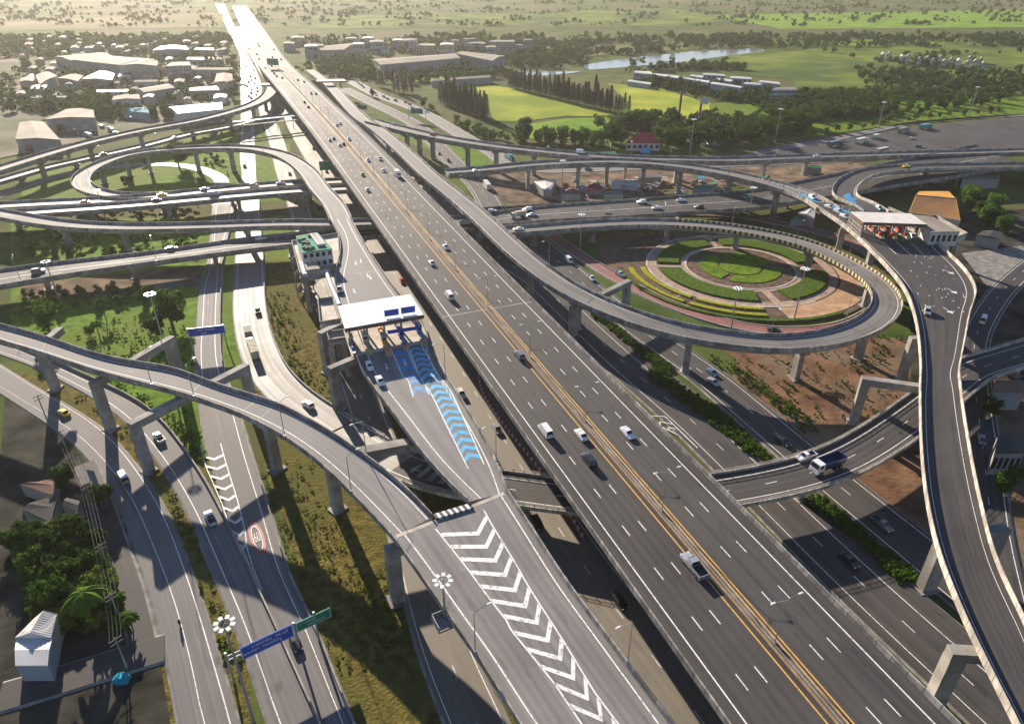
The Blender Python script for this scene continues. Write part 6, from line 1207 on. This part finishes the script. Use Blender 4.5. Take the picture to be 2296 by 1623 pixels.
V("van", "white", "21:510,570", H2, 1, "white van emerging from the overpass shade"); V("pickup", "white", "21:712,728", H2, 1, "white pickup following the van right of the ramp"); V("sedan", "blue", "22:1790,95", H2, 1, "blue grey car of a pair beyond the median"); V("sedan", "silver", "22:1800,180", H2, 1, "silver car of a pair beyond the median"); V("sedan", "black", "32:355,710", H2, 1, "black car nearing the flyover"); V("pickup", "grey", "32:1235,1455", H2, 1, "grey pickup half in shadow below the flyover"); V("sedan", "black", "33:945,340", H1, 1, "black car at a shadow edge right of the expressway")
V("pickup", "white", "21:965,690", K1, 1, "white pickup on the red garden lane"); V("sedan", "black", "31:275,1188", K1, 1, "black car on the near red garden lane"); V("sedan", "red", "31:690,1192", K1, 1, "small red car at the end of the red garden lane")
for k, (kd, c_, px, dn, lb) in enumerate((("suv", "white", "21:140,112", -1, "white car left behind the cargo truck on the overpass"), ("sedan", "silver", "21:178,158", -1, "silver car right beside the cargo truck"), ("boxtruck", "cream", "21:60,175", -1, "truck with brown cargo on the overpass"), ("van", "silver", "11:1720,235", 1, "silver van in the gap between expressway and ramp"), ("suv", "white", "11:1965,130", 1, "white car on the overpass just right of the ramp"), ("suv", "white", "21:1160,45", -1, "white car in the middle of the overpass"), ("sedan", "white", "21:1290,98", -1, "white sedan in the near lane of the overpass"), ("sedan", "white", "21:1510,30", 1, "white sedan farther right on the overpass"), ("suv", "black", "21:1672,90", -1, "dark car on the overpass above the striped parapet"), ("sedan", "teal", "21:2110,5", -1, "teal car at the right end of the overpass"), ("sedan", "black", "01:1240,462", 1, "dark car in the middle of the left overpass"), ("sedan", "silver", "01:2040,372", 1, "silver car near the toll office on the left overpass"), ("suv", "navy", "01:50,665", 1, "dark car at the left edge of the overpass"))): V(kd, c_, px, C1, dn, lb)
V("sedan", "white", "21:60,288", S, 1, "white car at the end of the loop ramp by the overpass")
for kd, c_, px, pth, lb in (("sedan", "red", "00:470,1520", C3a, "red car on the upper left flyover"), ("sedan", "silver", "00:1540,1405", C3a, "silver car on the middle of the upper left flyover"), ("suv", "grey", "00:1975,1372", C3a, "grey car where the flyover crosses the bright road"), ("sedan", "silver", "00:2215,1352", C3a, "silver car near the loop ramp on the upper flyover"), ("sedan", "black", "00:1110,1500", C3b, "dark car on the lower left flyover"), ("sedan", "yellow", "00:1155,1455", C3a, "yellow green taxi on the upper left flyover"), ("van", "silver", "00:1620,1450", C3b, "silver van on the lower left flyover"), ("sedan", "black", "00:630,1090", U2, "dark car on the low flyover by the viaduct"), ("sedan", "silver", "00:1265,945", U2, "silver car on the low flyover nearer the street"), ("sedan", "silver", "10:1090,822", N1, "silver car at the start of the rear viaduct"), ("van", "white", "20:615,1078", N1, "white van on the rear viaduct left of the villa"), ("sedan", "white", "30:660,1108", N1, "white car on the rear viaduct before the apron"), ("sedan", "red", "10:1435,915", N1, "red car on the rear viaduct above a pier"), ("sedan", "white", "10:1820,1245", N2, "white car at the start of the front viaduct"), ("sedan", "yellow", "30:1455,1200", N3, "yellow taxi on the tightly curved ramp")): V(kd, c_, px, pth, 1, lb)
V("suv", "silver", "31:1645,1030", Q, 1, "silver car alone on the right toll ramp"); V("sedan", "white", "31:770,90", Q, 1, "white car third in the queue before the right canopy", yaw=.2); V("suv", "white", "31:850,135", Q, 1, "white car second in the queue before the right canopy", yaw=.2); V("sedan", "white", "31:905,175", Q, 1, "white car first in the queue before the right canopy", yaw=.2); V("sedan", "silver", "31:1510,350", Q, 1, "silver car leaving the rightmost toll booth"); V("suv", "white", "30:620,1482", N2, "white" and 1, "white car on the blue lane before the right canopy"); V("sedan", "teal", "31:1215,100", N3, 1, "teal car reaching the right plaza from the curved ramp"); V("sedan", "black", "31:1270,330", Q, 1, "black car below the second red toll booth")
for k, (kd, c_, px, lb) in enumerate((("lorry", "navy", "30:820,1012", "dark lorry at the left end of the highway apron"), ("lorry", "white", "30:1060,985", "white lorry second from the left on the apron"), ("boxtruck", "white", "30:1190,945", "white truck beside the side road on the apron"), ("lorry", "grey", "30:1430,890", "long grey lorry in the middle of the apron"), ("lorry", "teal", "30:1630,858", "teal lorry farthest right on the apron"), ("sedan", "white", "30:1500,950", "white car alone on the apron"), ("suv", "black", "30:1570,1022", "dark car near the front of the apron"), ("bus", "cream", "30:1240,1072", "bus passing in front of the highway apron"))): V(kd, c_, px, FR, 1, lb, z=.32)
V("sedan", "black", "10:1490,1085", H2, 1, "dark car below the rear viaduct's first pier"); V("suv", "black", "10:1572,1148", H2, 1, "second dark car below the rear viaduct"); V("sedan", "white", "10:2085,1070", H3, 1, "white car on the far carriageway by the trees"); V("lorry", "teal", "20:-20,1130", H3, 1, "lorry on the far carriageway behind the viaduct"); V("bus", "white", "10:1920,1385", H2, 1, "white bus under the front viaduct"); V("sedan", "grey", "20:680,1222", H3, 1, "grey car between the two viaducts")
for k, (x, y) in enumerate(((460, 1400), (1480, 1440), (1440, 1400))): V("sedan", ["black", "black", "grey"][k], "10:%d,%d" % ((155, 1265) if k == 0 else (x, y)), G5 if k == 0 else H1, 1, ["dark car on the shaded road left of the loop ramp", "dark car in the gap right of the expressway", "grey car in the gap right of the expressway"][k])
V("sedan", "black", "10:370,1040", F1, 1, "black car on the bright road left of the expressway"); V("suv", "black", "10:300,915", F1, 1, "second black car up the bright road left of the expressway"); V("sedan", "black", "10:485,1245", F1, 1, "dark car under the distant green sign"); V("suv", "black", "00:1892,1200", G34, 1, "dark car on the bleached road inside the loop")
YP = center("00:250,880 500,850 780,880", 6); yk = 0
for x, y in ((330, 850), (380, 870), (450, 860), (540, 880), (620, 850), (700, 880), (740, 900), (420, 920), (500, 930)):
    yk += 1; V(("boxtruck", "sedan", "van")[yk % 3], ("white", "silver", "grey")[yk % 3], "00:%d,%d" % (x, y), YP, 1, "%s %s parked in the upper left yard, %s counted from the left" % (("white", "silver", "grey")[yk % 3], ("truck", "car", "van")[yk % 3], nth(yk)), z=.35, yaw=random.uniform(-.4, .4))
V("van", "white", "31:2140,1110", RY, 1, "white van on the shaded back street", z=.4); V("sedan", "grey", "32:2130,700", RY, 1, "grey car on the shaded back street at the right edge", z=.4)
# far traffic: tiny cars, one mesh each
b = MB(); hull(b, [(-2.2, .8, .75, .3, .9), (-1.2, .85, .7, .3, 1.45), (.5, .85, .7, .3, 1.45), (1.3, .85, .78, .3, .95), (2.2, .75, .7, .35, .75)]); fcm = b.mesh("far_car"); fcm.materials.append(PC["black"])
def far_cars(path, pts, label, group, offs):
    for (x, y) in pts:
        o_ = obj("car", fcm); w0 = P3("00:%d,%d" % (x, y), path.C[len(path.C) // 2, 2] if path is M else 0)[0]; i = int(np.argmin(np.linalg.norm(path.C[:, :2] - w0[:2], axis=1))); o_.location = (w0[0], w0[1], path.C[i, 2] + getattr(path, 'dz', 0) + .01); o_.rotation_euler = (0, 0, math.atan2(path.t[i, 1], path.t[i, 0])); s_ = random.choice((1.0, 1.15)); o_.scale = (s_,) * 3
        c_ = random.choice(("black", "grey", "silver", "black", "white")); o_.material_slots[0].link = 'OBJECT'; o_.material_slots[0].material = PC[c_]; tag(o_, label, "car", group)
gp = [(random.uniform(1880, 2010), y) for y in (395, 415, 430, 445, 460, 475, 485, 500, 515, 530, 545, 560, 575, 590, 250, 280, 310, 340, 200, 150, 620, 640)]
far_cars(G34, gp, "tiny car in the far traffic on the bleached left road", "far traffic on the left road", None)
gm = []
for y in (160, 190, 215, 240, 300, 330, 350, 380, 400, 420, 440, 130, 110, 270, 290, 230):
    d = M.near(*[v_ for v_ in tr("00:%d,%d" % (2100 + (y - 200) * .9, y))[0][:2]]); q = proj(M.at(d, random.choice((-10.6, -7.1, -3.6, 3.6, 7.1, 10.6)))); gm.append(((q[0] - 74.03) / .25086, (q[1] - 74.03) / .25086))
far_cars(M, gm, "tiny car in the far traffic on the expressway", "far traffic on the expressway", None)
gh = []
for d in np.linspace(15, 190, 16): q = proj(H3.at(d, random.uniform(-4, 4))); gh.append(((q[0] - 74.03) / .25086, (q[1] - 74.03) / .25086))
far_cars(H3, gh, "small car in the queue on the far right carriageway", "far traffic on the right carriageway", None)
# ------------------------------------------------------------------ motorcycle and rider
mp0 = P3("03:1318,905", G1.dz)[0]; mh = G1.head(G1.near(404, 1402)); mc = tag(empty("motorcycle", tuple(mp0), mh + math.pi), "dark motorcycle alone on the left ground road", "motorcycle")
b = MB(); hull(b, [(-.75, .1, .08, .6, .8), (-.1, .16, .14, .45, .85), (.35, .16, .12, .5, .95), (.7, .08, .06, .75, 1.0)]); b.build("body", PC["black"], mc)
wb = MB(); wb.bar((0, -.06, 0), (0, .06, 0), .3, n=16)
for x in (-.65, .68): o_ = wb.build("wheel", TYRE, mc); o_.location = (x, 0, .3)
b = MB(); b.bar((.55, -.35, 1.05), (.55, .35, 1.05), .03); b.bar((.68, 0, .3), (.52, 0, 1.05), .04); b.build("handlebar", STEEL, mc)
CLO = mat("rider_clothes", (.02, .022, .03), rough=.9); SKIN = mat("skin", (.3, .17, .11), rough=.6); HELM = mat("helmet", (.5, .45, .4), rough=.3)
rv = [(0, 0, .88), (-.02, 0, 1.1), (.03, 0, 1.35), (.06, 0, 1.5), (.09, 0, 1.66), (.04, .2, 1.42), (.25, .27, 1.2), (.5, .3, 1.08), (.04, -.2, 1.42), (.25, -.27, 1.2), (.5, -.3, 1.08), (.05, .12, .86), (.38, .17, .8), (.2, .17, .38), (.3, .17, .32), (.05, -.12, .86), (.38, -.17, .8), (.2, -.17, .38), (.3, -.17, .32)]
re_ = [(0, 1), (1, 2), (2, 3), (3, 4), (2, 5), (5, 6), (6, 7), (2, 8), (8, 9), (9, 10), (0, 11), (11, 12), (12, 13), (13, 14), (0, 15), (15, 16), (16, 17), (17, 18)]
rr_ = [.16, .15, .17, .07, .1, .08, .055, .04, .08, .055, .04, .11, .08, .06, .05, .11, .08, .06, .05]
me = bpy.data.meshes.new("rider"); me.from_pydata(rv, re_, []); pn = obj("person", me); pn.location = mp0; pn.rotation_euler = (0, 0, mh + math.pi)
sm_ = pn.modifiers.new("skin", 'SKIN'); pn.modifiers.new("sub", 'SUBSURF').levels = 1
if not me.skin_vertices: bpy.context.view_layer.objects.active = pn
for i, sv in enumerate(me.skin_vertices[0].data if me.skin_vertices else []): sv.radius = (rr_[i], rr_[i]); sv.use_root = (i == 0)
me.materials.append(CLO); tag(pn, "person in dark clothes and helmet riding the motorcycle", "person")
b = MB(); hull(b, [(-.05, .06, .05, 1.56, 1.8), (.0, .13, .1, 1.54, 1.86), (.12, .14, .11, 1.54, 1.88), (.22, .11, .08, 1.58, 1.82), (.26, .06, .05, 1.62, 1.76)]); o_ = b.build("helmet", HELM, pn, smooth_=True)
for o_ in bpy.data.objects:
    lb_ = o_.get('label', '')
    if lb_.startswith(("silver pickup with a dark bed", "dump truck with white cab")): o_.scale = (1.2, 1.2, 1.2)
# market stalls
QM = P3("20:480,1330 1950,1300 2000,1440 460,1470"); sl = {}
for k in range(44):
    p_ = quadlerp(QM, random.random(), random.random())
    if not clear(p_, GR, 2): continue
    kk = random.randrange(6); t = tag(empty("market_stall", (p_[0], p_[1], .15), random.uniform(0, 3.1)), ["stall with a white awning in the market", "stall with a blue awning in the market", "stall with a red awning in the market", "stall with a rusty roof in the market", "stall with a green awning in the market", "stall with a tan awning in the market"][kk], "market stall", "market stalls, awning kind %d" % (kk + 1))
    if kk not in sl:
        b = MB(); b.poly([(-1.8, -1.5, 2.3), (1.8, -1.5, 2.3), (1.8, 1.5, 2.8), (-1.8, 1.5, 2.8)]); b.poly([(-1.8, 1.5, 2.75), (1.8, 1.5, 2.75), (1.8, -1.5, 2.25), (-1.8, -1.5, 2.25)]); am = b.mesh("awning"); am.materials.append([ROOFS["white"], BLUEP, ROOFS["red"], ROOFS["rust"], ROOFS["green"], ROOFS["tan"]][kk])
        b = MB(); b.box((0, 0, .45), (3.0, 1.6, .9)); b.box((.6, 0, 1.05), (1.2, 1.0, .4)); cm_ = b.mesh("counter"); cm_.materials.append(random.choice(WALLS + [CARGO, DARKT])); sl[kk] = (am, cm_)
    obj("awning", sl[kk][0], t); obj("counter", sl[kk][1], t)
    for x in (-1.7, 1.7):
        for y in (-1.4, 1.4):
            if 'post' not in sl: b = MB(); b.bar((0, 0, 0), (0, 0, 2.3), .05, n=5); sl['post'] = b.mesh("post"); sl['post'].materials.append(STEEL)
            o_ = obj("post", sl['post'], t); o_.location = (x, y, 0)
# small yard clutter
for k, (px, c_, lb) in enumerate((("03:800,1400", "blue", "blue covered cart at the bottom left"), ("02:410,1230", "red", "rusty red drum among the shacks"), ("20:1195,1075", "blue", "bright blue tarpaulin pile by the villa"))):
    p_ = P3(px)[0]; b = MB(); s_ = 2.2 if k == 2 else 1.0; hull(b, [(-1.4 * s_, .7 * s_, .5 * s_, 0, .6 * s_), (-.6 * s_, .9 * s_, .6 * s_, 0, 1.3 * s_), (.5 * s_, .9 * s_, .7 * s_, 0, 1.5 * s_), (1.3 * s_, .7 * s_, .4 * s_, 0, .8 * s_)]); o_ = b.build(["covered_cart", "drum_stack", "tarpaulin"][k], [ROOFS["blue"], ROOFS["rust"], BLUEP][k]); o_.location = (p_[0], p_[1], .2); tag(o_, lb, ["cart", "drums", "tarpaulin"][k])
# ------------------------------------------------------------------ haze
b = MB(); b.box((0, 4000, 70), (12000, 9000, 142))
hz = b.build("haze", []); hm = bpy.data.materials.new("haze_air"); hm.use_nodes = True; n = hm.node_tree.nodes; n.clear()
ou = n.new("ShaderNodeOutputMaterial"); pv = n.new("ShaderNodeVolumePrincipled"); pv.inputs["Density"].default_value = 0.000065; pv.inputs["Color"].default_value = (.97, .93, .85, 1); pv.inputs["Anisotropy"].default_value = .45
hm.node_tree.links.new(pv.outputs[0], ou.inputs["Volume"]); hz.data.materials.append(hm); tag(hz, "thin warm haze over the whole landscape", kind="stuff")
# ---- number look-alikes by where they stand in the view
_by = {}
for o_ in bpy.data.objects:
    if o_.parent is None and o_.get('label') and o_.get('category'): _by.setdefault(o_['label'], []).append(o_)
for lb_, os_ in _by.items():
    if len(os_) < 2 or len(lb_.split()) > 13: continue
    pp = [proj(o_.location) for o_ in os_]; vert = max(p_[1] for p_ in pp) - min(p_[1] for p_ in pp) > (max(p_[0] for p_ in pp) - min(p_[0] for p_ in pp)) * .8
    for k, (_, o_) in enumerate(sorted(zip([p_[1 if vert else 0] for p_ in pp], os_), key=lambda q: q[0])): o_['label'] = lb_ + ", %s from %s" % (nth(k + 1), "top" if vert else "left")
